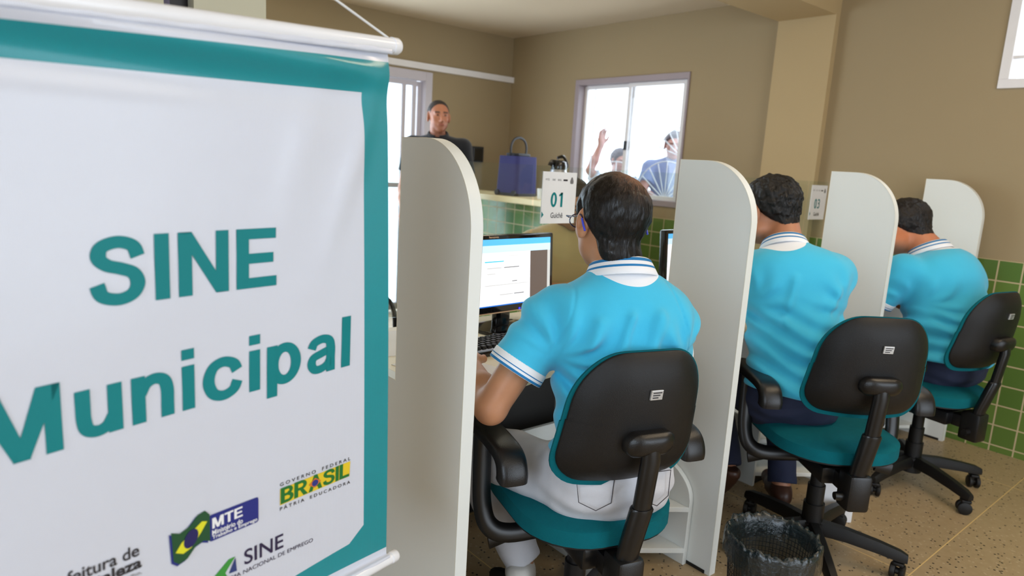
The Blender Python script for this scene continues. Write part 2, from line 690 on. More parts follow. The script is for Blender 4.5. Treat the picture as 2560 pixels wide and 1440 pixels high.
# right wall: window_1 opening Y 3.12..4.27, z 1.09..2.06 ; window_2 opening Y .25..1.22, z 1.862..2.55
T_ = .16
wall_box('wall_right', M['paint'], [
    (WX, WX + T_, YB, .25, 0, ZN), (WX, WX + T_, .25, 1.222, 0, 1.862), (WX, WX + T_, .25, 1.222, 2.55, ZN),
    (WX, WX + T_, 1.222, 3.12, 0, ZN), (WX, WX + T_, 3.12, 4.27, 0, 1.09), (WX, WX + T_, 3.12, 4.27, 2.06, ZN),
    (WX, WX + T_, 4.27, FY + T_, 0, ZN)])
struct(wall_box('trim_1', M['tile_y'], [(WX - .006, WX + .002, YB, FY, 0, 1.002)]))
wall_box('wall_far', M['paint'], [
    (XL, .4, FY, FY + T_, 0, ZN), (.4, 3.32, FY, FY + T_, 2.06, ZN), (3.32, WX, FY, FY + T_, 0, ZN)])
wall_box('wall_left', M['paint'], [
    (XL - T_, XL, YB, -1.8, 0, ZN), (XL - T_, XL, -1.8, .3, 0, .7), (XL - T_, XL, -1.8, .3, 2.3, ZN), (XL - T_, XL, .3, FY, 0, ZN)])  # unseen opening cut to go with the added left light
wall_box('wall_back', M['paint'], [
    (XL, .5, YB - T_, YB, 0, ZN), (.5, 3.0, YB - T_, YB, 2.45, ZN), (3.0, WX, YB - T_, YB, 0, ZN)])  # unseen opening cut to go with the added rear light
wall_box('ceiling', M['ceil'], [
    (XL, WX, YB, 2.10, ZN, ZN + .1), (XL, WX, 2.45, FY, ZF, ZF + .1), ])
wall_box('trim_2', M['column'], [(XL, WX, 2.09, 2.457, 2.318, ZN)])           # beam
wall_box('trim_3', M['column'], [(WX - .05, WX + .01, 2.09, 2.457, 0, 2.318)])  # column face
# cream piers in front of the far room, with a dark door leaf between them
wall_box('trim_4', M['cream'], [(.50, .719, 3.0, 3.3, 0, ZF), (.827, 1.111, 3.0, 3.3, 0, ZF), (.719, .827, 3.0, 3.3, 2.3, ZF)])
bm = bmesh.new()
box(bm, .745, .827, 3.08, 3.12, 0, 2.3)
d3 = struct(obj('door_2', bm, M['dark_trim'], smooth=False))
bm = bmesh.new()
box(bm, .719, .745, 3.02, 3.14, 0, 2.3)
obj('door_frame', bm, M['purple_grey'], d3, smooth=False)


# window 1: two sliding panes in the right wall
def ring(bm, a0, a1, z0, z1, w, lo, hi, axis):
    for q in ((a0, a1, z1 - w, z1), (a0, a1, z0, z0 + w), (a0, a0 + w, z0 + w, z1 - w), (a1 - w, a1, z0 + w, z1 - w)):
        if axis == 1:
            box(bm, lo, hi, q[0], q[1], q[2], q[3], bev=.003)
        else:
            box(bm, q[0], q[1], lo, hi, q[2], q[3], bev=.003)


w1 = struct(empty('window_1', (WX, 3.69, 1.09)))
def at0(o, p):
    o.parent = p
    o.matrix_parent_inverse = Matrix.Translation(-Vector(p.location))
    return o
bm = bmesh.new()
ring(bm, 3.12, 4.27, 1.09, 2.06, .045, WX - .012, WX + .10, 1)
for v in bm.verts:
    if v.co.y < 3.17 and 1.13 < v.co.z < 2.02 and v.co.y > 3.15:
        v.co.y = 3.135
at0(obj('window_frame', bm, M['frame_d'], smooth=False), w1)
for a, b, off, nm in ((3.165, 3.72, .03, 'sash'), (3.68, 4.225, .06, 'sash')):
    bm = bmesh.new()
    ring(bm, a, b, 1.135, 2.015, .03, WX + off, WX + off + .022, 1)
    s = at0(obj(nm, bm, M['frame_w'], smooth=False), w1)
    bm = bmesh.new()
    box(bm, WX + off + .009, WX + off + .012, a + .03, b - .03, 1.165, 1.985)
    obj('window_glass', bm, M['pane'], s, smooth=False)
bm = bmesh.new()
box(bm, WX + .015, WX + .03, 3.685, 3.712, 1.50, 1.57, bev=.004)
at0(obj('latch', bm, M['bag_black'], smooth=False), w1)
# decorative white grille outside window 1 (bars with fans)
bm = bmesh.new()
GX = WX + .22
for (cy, cz, r) in ((3.42, 1.13, .30), (3.30, 1.47, .22), (3.95, 1.13, .28)):
    for k in range(9):
        a = R(18 + 18 * k)
        tube(bm, [(GX, cy, cz), (GX, cy + r * math.cos(a), cz + r * math.sin(a))], .0045, 6)
    tube(bm, [(GX, cy + r * math.cos(R(10 * k)), cz + r * math.sin(R(10 * k))) for k in range(1, 18)], .0045, 6)
for y in (3.14, 4.25):
    tube(bm, [(GX, y, 1.1), (GX, y, 2.05)], .007, 6)
tube(bm, [(GX, 3.14, 1.12), (GX, 4.25, 1.12)], .0045, 6)
for y in (3.14, 4.25):
    tube(bm, [(GX, y, 1.13), (WX + .15, y, 1.13)], .007, 6)
at0(obj('grille', bm, simple('white_painted_grille', srgb(236, 238, 244), .4)), w1)

# window 2: upper right
w2 = struct(empty('window_2', (WX, .73, 1.862)))
bm = bmesh.new()
ring(bm, .25, 1.222, 1.862, 2.55, .045, WX - .015, WX + .1, 1)
for y in (.57, .9):
    box(bm, WX + .0, WX + .03, y - .012, y + .012, 1.9, 2.51, bev=.003)
box(bm, WX + .0, WX + .03, .29, 1.18, 2.005, 2.022, bev=.003)
at0(obj('window_frame', bm, M['frame_w'], smooth=False), w2)
bm = bmesh.new()
box(bm, WX + .012, WX + .016, .29, 1.18, 1.9, 2.51)
at0(obj('window_glass', bm, M['pane'], smooth=False), w2)

# glass door in the far wall, with its track
d1 = struct(empty('door_1', (2.6, FY, 0)))
bm = bmesh.new()
box(bm, 3.255, 3.32, FY - .01, FY + .09, 0, 2.06, bev=.004)
box(bm, .4, .46, FY - .01, FY + .09, 0, 2.06, bev=.004)
box(bm, .46, 3.255, FY - .01, FY + .09, 1.985, 2.06, bev=.004)
at0(obj('door_frame', bm, M['frame_g'], smooth=False), d1)
for a, b, off in ((1.97, 3.185, .03), (2.55, 3.25, .055), (.47, 1.24, .03), (1.21, 1.99, .055)):
    bm = bmesh.new()
    w = .036
    for q in ((a, a + w, .02, 1.98), (b - w, b, .02, 1.98), (a + w, b - w, 1.94, 1.98), (a + w, b - w, .02, .08), (a + w, b - w, 1.085, 1.125)):
        box(bm, q[0], q[1], FY + off, FY + off + .02, q[2], q[3])
    if b == 3.185:
        box(bm, 3.05, 3.085, FY + off, FY + off + .02, .08, 1.94)
    leaf = at0(obj('door_leaf', bm, M['frame_g'], smooth=False), d1)
    bm = bmesh.new()
    box(bm, a + w, b - w, FY + off + .008, FY + off + .011, .08, 1.94)
    obj('door_glass', bm, M['pane'], leaf, smooth=False)
wall_box('trim_5', M['frame_w'], [(1.6, WX, FY - .035, FY, 2.075, 2.125)])

# black electricity box on the far wall
bm = bmesh.new()
box(bm, 3.735, 3.865, FY - .06, FY, 1.335, 1.475, bev=.006)
eb = obj('switch_box', bm, M['bag_black'], smooth=False)
tag(eb, 'small black box mounted on the far beige wall behind the rounded panel', 'switch box')
bm = bmesh.new()
box(bm, 3.75, 3.85, FY - .064, FY - .058, 1.35, 1.46, bev=.002)
obj('cover', bm, M['mon_black'], eb, smooth=False)

# tiled half wall with its counter top
hw = empty('counter', (3.48, 3.42, 0))
tag(hw, 'green tiled counter with a pale top, carrying the blue bag', 'counter')
for nm, bx, mt, bv in (('body', (3.36, 3.62, 3.42, FY - .001, 0, 1.055), M['paint'], 0), ('tile_cladding', (3.352, 3.361, 3.43, FY - .01, 0, 1.05), M['tile_y'], 0),
                       ('corner_post', (3.30, 3.361, 3.40, 3.43, 0, 1.05), M['counter'], .003), ('reflection_strip', (3.335, 3.352, 4.46, 4.55, 0, 1.05), M['frame_g'], .003),  # last strip is a solid stand-in for a pale reflection on the counter
                       ('counter_top', (3.26, 3.68, 3.38, FY - .002, 1.055, 1.10), M['counter'], .006)):
    bm = bmesh.new()
    box(bm, *bx, bev=bv)
    at0(obj(nm, bm, mt, smooth=False), hw)

# ------------------------------------------------------------ booth panels
PX = [.858, 1.937, 3.016, 4.095]
TH = .032
ZT = 1.3935
WING = [(1.447, .793), (1.447, ZT)]
arc = [(1.156 + .185 - .185 * math.sin(R(a)), ZT - .20 + .20 * math.cos(R(a))) for a in range(0, 91, 5)]
OUT = [(2.05, 0), (2.05, .793)] + WING + arc + [(1.156, 0)]


def partition(x, label):
    e = empty('booth_partition', (x, 1.156, 0))
    tag(e, label, 'partition', 'rounded white panels between the service booths')
    bm = bmesh.new()
    prism(bm, [(p[0] - 1.156, p[1]) for p in OUT], 0, TH, 0)
    obj('panel', bm, M['melamine'], e, ang=20)
    # banding round the edge
    bm = bmesh.new()
    P = [Vector((p[0] - 1.156, p[1])) for p in OUT][1:]
    rows = []
    for i, p in enumerate(P):
        a = P[max(i - 1, 0)]
        b = P[min(i + 1, len(P) - 1)]
        d1_ = (p - a).normalized() if i else (b - p).normalized()
        d2_ = (b - p).normalized() if i < len(P) - 1 else d1_
        d = (d1_ + d2_).normalized()
        n = Vector((-d.y, d.x)) * .0016
        n = n / max(.5, abs(Vector((-d1_.y, d1_.x)).dot(n.normalized())))
        q = p + n
        rows.append([bm.verts.new(c) for c in ((-.0006, p.x, p.y), (-.0006, q.x, q.y), (TH + .0006, q.x, q.y), (TH + .0006, p.x, p.y))])
    for a, b in zip(rows, rows[1:]):
        for k in range(3):
            bm.faces.new((a[k], b[k], b[k + 1], a[k + 1]))
    obj('edge_band', bm, M['edge'], e, ang=30)
    bm = bmesh.new()
    box(bm, -.002, TH + .002, .02, .85, 0, .012)
    obj('plinth', bm, M['black_base'], e, smooth=False)
    return e


for x, l in zip(PX, (
        'large rounded white panel left of the first man and right of the banner',
        'rounded white panel between the first and second men in turquoise shirts',
        'rounded white panel between the second and third men in turquoise shirts',
        'farthest rounded white panel, standing close to the tiled wall')):
    partition(x, l)

# ------------------------------------------------------------ desks, one per booth
DX = [(.893, 1.934), (1.972, 3.013), (3.051, 4.092)]
DL = ['pale desk top in front of the first man in turquoise',
      'pale desk top in front of the second man in turquoise', 'pale desk top in front of the third man, nearest the wall']
for (a, b), l in zip(DX, DL):
    e = empty('desk', ((a + b) / 2, 1.6, 0))
    tag(e, l, 'desk', 'desks of the service booths')
    w = (b - a) / 2
    bm = bmesh.new()
    prism(bm, [(-w, .44), (w, .44), (w, -.20)] + [(w - .55 - .09 * k, -.20 - .12 * (k / 5) ** 1.3) for k in range(6)], .735, .76, 2, bev=.003)
    obj('table_top', bm, M['desk'], e, smooth=False)
    bm = bmesh.new()
    box(bm, -w, w, .36, .38, .08, .735)
    obj('modesty_panel', bm, simple('dark_grey_laminate', srgb(58, 56, 54), .6), e, smooth=False)
    bm = bmesh.new()
    box(bm, -w, w, .355, .385, 0, .08)
    obj('plinth', bm, M['black_base'], e, smooth=False)

# ------------------------------------------------------------ clear screens and number signs
GY = 2.02
GL = ['clear glass screen on the desk behind the first rounded panel', 'clear glass screen carrying the 01 sign', 'clear glass screen behind the second booth',
      'narrow clear glass screen at the far end, touching the tiled wall']
for i, (a, b) in enumerate(((.895, 1.785), (1.80, 2.862), (2.88, 3.94), (3.96, 4.18))):
    e = empty('glass_screen', ((a + b) / 2, GY, .76))
    tag(e, GL[i], 'glass screen', 'clear screens along the desks')
    w = (b - a) / 2
    bm = bmesh.new()
    box(bm, -w, w, -.003, .003, .04, .585)
    obj('glass_pane', bm, M['glass'], e, smooth=False)
    for s in ((-1, 1) if w > .2 else (-.4,)):
        bm = bmesh.new()
        box(bm, s * w * .7 - .02, s * w * .7 + .02, -.015, .015, 0, .07, bev=.004)
        obj('clamp', bm, M['chrome'], e)


def place_xz(x, y, z):
    return lambda u, v: Vector((x + u, y, z + v))


def booth_sign(x, num, label):
    e = empty('number_sign', (x, GY - .006, 1.118))
    tag(e, label, 'sign', 'numbered booth signs')
    W_, H_ = .186, .205
    bm = bmesh.new()
    box(bm, 0, W_, -.002, .002, 0, H_)
    obj('card', bm, M['paper'], e, smooth=False)
    pl = lambda u, v: Vector((u, -.0026, v))
    o_ = glyph_writing('number', num, .047, .113, .066, .058, M['teal_print'], pl, .16)
    o_.parent = e
    writing('word', 'Guichê', .052, .118, .022, .044, M['ink'], e, pl, bold=.01)
    shape('arrow', [(.002, .022), (.002, .048), (.014, .035)], M['teal_print'], e, pl)
    for k, (a, b, s) in enumerate(((.014, .034, 'MTE'), (.05, .066, 'SINE'), (.08, .10, 'BRASIL'))):
        writing('logo', s, a, b, .170, .178, M['grey_ink'], e, pl)
    shape('logo_bar', rrect(.11, .134, .170, .177, .002), M['ink'], e, pl)
    shape('crest', [(.150, .160), (.166, .160), (.168, .170), (.161, .186), (.155, .186), (.148, .170)], M['grey_ink'], e, pl)
    return e


booth_sign(1.832, '01', 'white card sign reading 01 on the clear screen left of the first man')
booth_sign(3.985, '03', 'white card sign reading 03 beside the second man')


# ------------------------------------------------------------ monitors
def screen_mat():
    t = NT('lit_monitor_screen')
    sp = t.n('ShaderNodeSeparateXYZ')
    t.l(t.coord('Object'), sp.inputs[0])
    x, z = sp.outputs[0], sp.outputs[2]
    def rect(a, b, c, d):
        f = t.math('MULTIPLY', t.math('GREATER_THAN', x, a), t.math('LESS_THAN', x, b))
        g = t.math('MULTIPLY', t.math('GREATER_THAN', z, c), t.math('LESS_THAN', z, d))
        return t.math('MULTIPLY', f, g)
    c = t.mix(0.0, (.93, .93, 1, 1), (1, 1, 1, 1))
    c = t.mix(rect(.10, .19, -.108, .075), c, srgb(98, 84, 76))
    c = t.mix(rect(.19, .3, -.108, .075), c, srgb(190, 190, 188))
    c = t.mix(rect(-.3, .3, .075, .10), c, srgb(196, 224, 246))
    c = t.mix(rect(-.3, .3, .10, .13), c, srgb(88, 180, 240))
    c = t.mix(rect(-.3, .3, -.13, -.108), c, srgb(20, 110, 214))
    c = t.mix(rect(-.12, -.03, .042, .046), c, srgb(60, 190, 220))
    for zz, a, b, g in ((.02, -.03, .045, 120), (.02, -.11, -.04, 190), (-.03, .01, .035, 120), (-.04, -.12, .09, 200), (-.075, .02, .07, 120), (-.075, -.05, .015, 190), (-.0, -.11, -.07, 200), (.06, -.01, .04, 205)):
        c = t.mix(rect(a, b, zz, zz + .0035), c, srgb(g, g, g))
    t.l(c, t.b.inputs['Base Color'])
    t.l(c, t.b.inputs['Emission Color'])
    t.set(Emission_Strength=.75, Roughness=.25)
    return t.m


M['screen'] = screen_mat()
M['led'] = emis('blue_power_light', srgb(40, 40, 255), 4)


def monitor(x, y, rz, label):
    e = empty('monitor', (x, y, .76), rz)
    tag(e, label, 'monitor', 'black desk monitors')
    tilt = Matrix.Translation((0, 0, .205)) @ Matrix.Rotation(R(-4), 4, 'X')
    bm = bmesh.new()
    box(bm, -.222, .222, -.012, .022, -.137, .137, bev=.006)
    box(bm, -.15, .15, .02, .05, -.09, .09, bev=.015)
    c = obj('casing', bm, M['mon_black'], e)
    c.matrix_local = tilt
    bm = bmesh.new()
    box(bm, -.205, .205, -.0128, -.0118, -.112, .121)
    s = obj('screen', bm, M['screen'], c, smooth=False)
    bm = bmesh.new()
    box(bm, -.215, .215, -.0135, -.012, -.137, -.1335)
    obj('trim_line', bm, M['gold'], c, smooth=False)
    bm = bmesh.new()
    box(bm, .045, .051, -.0145, -.012, -.133, -.127, bev=.001)
    obj('power_light', bm, M['led'], c, smooth=False)
    writing('badge', 'lenovo', -.1, -.055, .1255, .1325, M['gold'], c, lambda u, v: Vector((u, -.0125, v)), bold=.02)
    bm = bmesh.new()
    box(bm, -.035, .035, .01, .035, .01, .16, bev=.006)
    obj('stand', bm, M['mon_black'], e)
    bm = bmesh.new()
    prism(bm, rrect(-.12, .12, -.09, .09, .07), 0, .012, 2, bev=.003)
    obj('foot', bm, M['mon_black'], e)
    return e


monitor(1.535, 1.84, R(4), 'lit black monitor beside the first man, standing behind the keyboard')
monitor(2.62, 1.84, R(2), 'black monitor partly hidden behind the panel right of the first man')


def keyboard(x, y, rz, label):
    e = empty('keyboard', (x, y, .76), rz)
    tag(e, label, 'keyboard')
    bm = bmesh.new()
    box(bm, -.225, .225, -.078, .078, .002, .018, bev=.005)
    obj('case', bm, M['mon_black'], e)
    km = None
    for r in range(5):
        off = (0, .006, .010, .014, 0)[r]
        for c in range(19):
            xx = -.205 + c * .0222 + off * (c < 15)
            yy = .045 - r * .0215
            if km is None:
                bm = bmesh.new()
                vs = box(bm, -.0088, .0088, -.0088, .0088, 0, .009, bev=.002)
                for v in bm.verts:
                    if v.co.z > .006:
                        v.co.x *= .78
                        v.co.y *= .78
                o = obj('key', bm, M['key'], e)
                km = o.data
            else:
                o = bpy.data.objects.new('key', km)
                COL.objects.link(o)
                o.parent = e
            o.location = (xx, yy, .0175)
    return e


keyboard(1.385, 1.665, R(2), 'black keyboard on the desk in front of the lit monitor')

# papers
def sheet(x, y, z, rz, label, group=None, w=.21, h=.297, t=.002, name='paper_sheet'):
    bm = bmesh.new()
    box(bm, -w / 2, w / 2, -h / 2, h / 2, 0, t)
    o = obj(name, bm, M['paper'], smooth=False)
    o.location = (x, y, z)
    o.rotation_euler = (0, 0, rz)
    tag(o, label, 'paper')
    return o


sheet(1.10, 1.53, .7602, R(12), 'white sheet of paper on the desk by the elbow of the first man')
sheet(1.03, 1.88, .7602, R(-20), 'sheet of paper on the desk corner seen left of the first rounded panel')


# ------------------------------------------------------------ low shelf units under the desks
def shelf_unit(xr, label):
    e = empty('shelf_unit', (xr, 1.25, 0))
    tag(e, label, 'shelf unit', 'low white shelf units under the desks')
    bm = bmesh.new()
    top = [(.0, .24)] + [(.17 - .17 * math.cos(R(a)), .24 + .12 * math.sin(R(a))) for a in range(10, 91, 10)] + [(.56, .36), (.56, .0), (0, 0)]
    prism(bm, top, -.022, -.002, 0, bev=.002)
    obj('side_panel', bm, M['melamine'], e, ang=20)
    bm = bmesh.new()
    prism(bm, [(-.31 , .20), (-.022, .0), (-.022, .56), (-.31, .56)], .20, .218, 2, bev=.002)
    obj('shelf', bm, M['melamine'], e, smooth=False)
    bm = bmesh.new()
    prism(bm, [(-.31, .20), (-.022, .0), (-.022, .56), (-.31, .56)], .045, .063, 2, bev=.002)
    obj('shelf', bm, M['melamine'], e, smooth=False)
    bm = bmesh.new()
    box(bm, -.31, -.002, .56, .575, .0, .36)
    obj('back_panel', bm, M['melamine'], e, smooth=False)
    bm = bmesh.new()
    box(bm, -.325, -.31, .20, .575, .0, .30)
    obj('side_panel', bm, M['melamine'], e, smooth=False)
    bm = bmesh.new()
    box(bm, -.30, -.03, .21, .55, 0, .045)
    obj('plinth', bm, M['black_base'], e, smooth=False)


shelf_unit(PX[1], 'low white shelf unit under the first desk, holding a black bag')
shelf_unit(PX[2], 'low white shelf unit under the second desk')
shelf_unit(PX[3], 'low white shelf unit under the third desk, by the tiled wall')
bm = bmesh.new()
for k, (dx, dy, rz) in enumerate(((0, 0, 0), (.006, -.004, .1), (-.004, .004, -.06))):
    box(bm, -.07 + dx, .07 + dx, -.09 + dy, .09 + dy, k * .006, k * .006 + .005, mx=Matrix.Rotation(rz, 4, 'Z'))
o = obj('booklet', bm, simple('pale_blue_print', srgb(196, 204, 222), .6, var=.2, scale=60), smooth=False)
o.location = (1.80, 1.44, .2185)
tag(o, 'small pile of pale printed leaflets on the low white shelf', 'leaflets')
bm = bmesh.new()
bmesh.ops.create_uvsphere(bm, u_segments=28, v_segments=18, radius=1)
for v in bm.verts:
    c = v.co
    c.x = math.copysign(abs(c.x) ** .8, c.x) * .115
    c.y = math.copysign(abs(c.y) ** .8, c.y) * .10
    c.z = math.copysign(abs(c.z) ** .7, c.z) * .066
b_ = obj('shoulder_bag', bm, M['bag_black'])
b_.location = (1.80, 1.46, .131)
tag(b_, 'rounded black bag on the bottom shelf of the low white unit', 'bag')
bm = bmesh.new()
tube(bm, curve([(-.08, -.06, .04), (-.02, -.105, .02), (.05, -.1, -.01), (.09, -.05, .0)]), (.006, .003), 6)
obj('strap', bm, M['chair_black'], b_)

# white box on the floor between the second and third chairs
bm = bmesh.new()
box(bm, -.07, .07, -.05, .05, 0, .19, bev=.003)
o = obj('paper_box', bm, M['paper'], smooth=False)
o.location = (2.72, 1.12, 0)
o.rotation_euler = (0, 0, R(-38))
tag(o, 'white upright box on the floor behind the second chair', 'box')

# ------------------------------------------------------------ office chairs
def resample(poly, n):
    P = [Vector(p) for p in poly]
    L = [0]
    for a, b in zip(P, P[1:] + P[:1]):
        L.append(L[-1] + (b - a).length)
    out = []
    for k in range(n):
        t = L[-1] * k / n
        i = max(q for q in range(len(P)) if L[q] <= t)
        a, b = P[i], P[(i + 1) % len(P)]
        out.append(a.lerp(b, (t - L[i]) / max(1e-9, L[i + 1] - L[i])))
    return out


def back_outline(n=88):
    pts = resample(rrect(-.196, .196, -.166, .166, [.115, .115, .072, .072], 10), n)
    return [(p.x * (1 - .17 * (p.y + .166) / .332), p.y + .010 * (p.x / .196) ** 2 * (-1 if p.y > 0 else 1)) for p in pts]


def make_chair(name):
    e = empty(name)
    zb = .782
    REC = math.tan(R(9))
    def bw(x, y, z):      # bend of the backrest
        return (x, -.245 + y + 1.15 * x * x - REC * z + .16 * z * z, zb + z)
    O = back_outline()
    bm = bmesh.new()
    pillow(bm, [(x * 1.0, z) for x, z in O], lambda s: .0, lambda s: -.004 - .034 * (1 - s ** 5), 10, bw)
    obj('back_shell', bm, M['chair_black'], e, ang=50)
    bm = bmesh.new()
    pillow(bm, [(x * 1.05, z * 1.05 - .006) for x, z in O], lambda s: .052 - .045 * s ** 4, lambda s: .001, 10, bw)
    obj('back_cushion', bm, M['teal_fabric'], e, ang=60)
    bm = bmesh.new()
    box(bm, -.016, .016, -.0425, -.037, .060, .084, bev=.0012)
    for v in bm.verts:
        v.co = bw(*v.co)
    lp = obj('label_plate', bm, M['plate'], e, smooth=False)
    for q, zz in enumerate((.078, .072, .066)):
        bm = bmesh.new()
        box(bm, -.011, .012 - .004 * q, -.0432, -.0424, zz - .0012, zz + .0012)
        for v in bm.verts:
            v.co = bw(*v.co)
        obj('print', bm, M['ink'], lp, smooth=False)
    # bracket
    bm = bmesh.new()
    pillow(bm, [(x, z) for x, z in rrect(-.064, .064, -.03, .03, .029)], lambda s: .0, lambda s: -.052 + .02 * s ** 4, 5,
           lambda x, y, z: (x, -.262 + y - REC * z, .735 + z))
    obj('back_bracket', bm, M['arm_black'], e, ang=50)
    bm = bmesh.new()
    def yb(z):
        return -.298 - REC * (z - .70) * .8 + .02 * (z < .5)
    tube(bm, [(0, yb(.74) + .01, .745), (0, yb(.70), .70), (0, yb(.64), .64), (0, yb(.56), .56)], [(.017, .024), (.017, .025), (.017, .025), (.017, .025)], 16)
    obj('back_stem', bm, M['steel_black'], e)
    bm = bmesh.new()
    tube(bm, [(0, yb(.575), .575), (0, yb(.57), .57), (0, yb(.44), .44), (0, yb(.40), .40)], [(.019, .027), (.021, .031), (.021, .031), (.021, .031)], 16)
    obj('stem_sleeve', bm, M['steel_black'], e)
    bm = bmesh.new()
    box(bm, -.038, .038, yb(.4) - .03, yb(.4) + .05, .30, .425, bev=.012)
    box(bm, -.034, .034, yb(.4) + .02, -.10, .345, .40, bev=.006)
    h = obj('stem_housing', bm, M['arm_black'], e)
    bm = bmesh.new()
    tube(bm, [(-.038, yb(.4) + .01, .34), (-.062, yb(.4) + .01, .34)], [.016, .013], 14)
    obj('knob', bm, M['steel_black'], h)
    # seat
    so = rrect(-.215, .215, -.215, .215, [.10, .10, .16, .16], 8)
    def sw(x, y, z):
        drop = .30 * max(0, z - .12) ** 2 * 4
        return (x, z, .470 + y + .25 * x * x - drop + .10 * max(0, -z - .1) ** 1.5)
    bm = bmesh.new()
    pillow(bm, so, lambda s: .036 - .030 * s ** 5, lambda s: -.034, 10, sw)
    obj('seat_cushion', bm, M['teal_fabric'], e, ang=60)
    bm = bmesh.new()
    pillow(bm, [(x * .985, z * .985) for x, z in so], lambda s: -.033, lambda s: -.052 + .012 * s ** 3, 6, sw)
    obj('seat_shell', bm, M['chair_black'], e, ang=60)
    bm = bmesh.new()
    box(bm, -.075, .075, -.16, .12, .345, .405, bev=.01)
    mech = obj('tilt_mechanism', bm, M['steel_black'], e)
    for s, yy in ((-1, .04), (1, -.02)):
        bm = bmesh.new()
        tube(bm, [(s * .07, yy, .37), (s * .17, yy, .365), (s * .20, yy, .355)], .005, 8)
        tube(bm, [(s * .19, yy, .357), (s * .25, yy, .345)], [(.008, .018), (.006, .022)], 10)
        obj('lever', bm, M['arm_black'], mech)
    # armrests
    for s in (-1, 1):
        bm = bmesh.new()
        cp = curve([(s * .262, .21, .650), (s * .262, .19, .655), (s * .262, .05, .660), (s * .262, -.06, .656), (s * .262, -.100, .642), (s * .262, -.114, .615), (s * .262, -.112, .594)], 5)
        n_ = len(cp)
        hh = [min(1, .35 + q * .35) * (.019 + .009 * max(0, (q / n_ - .45) * 1.8)) for q in range(n_)]
        hw = [min(1, .55 + q * .25) * .037 for q in range(n_)]
        hh[-1] *= .7
        hw[-1] *= .85
        sweep(bm, cp, hw, hh)
        ap = obj('arm_pad', bm, M['arm_black'], e, ang=60)
        bm = bmesh.new()
        tube(bm, curve([(s * .27, .07, .66), (s * .272, .06, .56), (s * .272, .045, .46), (s * .255, .03, .40), (s * .20, .02, .375), (s * .07, .02, .375)], 6), [(.011, .026)] * 31, 12)
        obj('arm_support', bm, M['steel_black'], e, ang=50)
    # column
    bm = bmesh.new()
    lathe(bm, [(.0, .36), (.024, .36), (.024, .27), (.030, .27), (.030, .20), (.036, .20), (.036, .13), (.042, .13), (.044, .06), (.0, .06)], 24)
    obj('column', bm, M['chair_black'], e, ang=30)
    for k in range(5):
        a = R(169 + 72 * k + 17)
        bm = bmesh.new()
        rings = [(.03, .112, .026, .024), (.12, .110, .024, .022), (.22, .098, .021, .020), (.29, .086, .019, .018), (.315, .080, .014, .013)]
        prev = None
        for (r_, z_, w_, h_) in rings:
            rg = [bm.verts.new((r_, w_ * x * .92, z_ + h_ * z)) for x, z in ((-1, -1), (1, -1), (1.05, .2), (.6, 1), (-.6, 1), (-1.05, .2))]
            if prev:
                for q in range(6):
                    bm.faces.new((prev[q], prev[(q + 1) % 6], rg[(q + 1) % 6], rg[q]))
            else:
                bm.faces.new(rg)
            prev = rg
        bm.faces.new(prev[::-1])
        bmesh.ops.transform(bm, matrix=Matrix.Rotation(a, 4, 'Z'), verts=bm.verts)
        leg = obj('base_leg', bm, M['chair_black'], e, ang=50)
        bm = bmesh.new()
        ca = R(40 + 95 * k)
        mx = Matrix.Translation((.29 * math.cos(a), .29 * math.sin(a), .027)) @ Matrix.Rotation(ca, 4, 'Z')
        for s in (-1, 1):
            c0 = len(bm.verts)
            tube(bm, [(0, s * .006, 0), (0, s * .009, 0), (0, s * .021, 0), (0, s * .024, 0)], [.024, .027, .027, .021], 20)
        tube(bm, [(0, -.006, 0), (0, .006, 0)], .012, 10)
        tube(bm, [(-.012, 0, .018), (-.012, 0, .05)], .008, 8)
        box(bm, -.022, .016, -.018, .018, .022, .036, bev=.004)
        bmesh.ops.transform(bm, matrix=mx, verts=bm.verts)
        obj('caster', bm, M['chair_black'], leg, ang=50)
    return e


CHAIRS = [((1.30, 1.19), 17, 'black and teal office chair under the first man, nearest the banner'),
          ((2.378, 1.035), 38, 'black and teal office chair under the second man, beside the waste bin'),
          ((3.375, 1.06), 13, 'black and teal office chair under the third man, by the green tiles')]
c0 = None
for (p, az, lab) in CHAIRS:
    if c0 is None:
        c0 = c = make_chair('office_chair')
    else:
        c = c0.copy()
        COL.objects.link(c)
        for ch in c0.children:
            d = ch.copy()
            COL.objects.link(d)
            d.parent = c
            for g in ch.children:
                q = g.copy()
                COL.objects.link(q)
                q.parent = d
    c.location = (p[0], p[1], 0)
    c.rotation_euler = (0, 0, R(-az))
    tag(c, lab, 'office chair', 'teal office chairs of the booth staff')


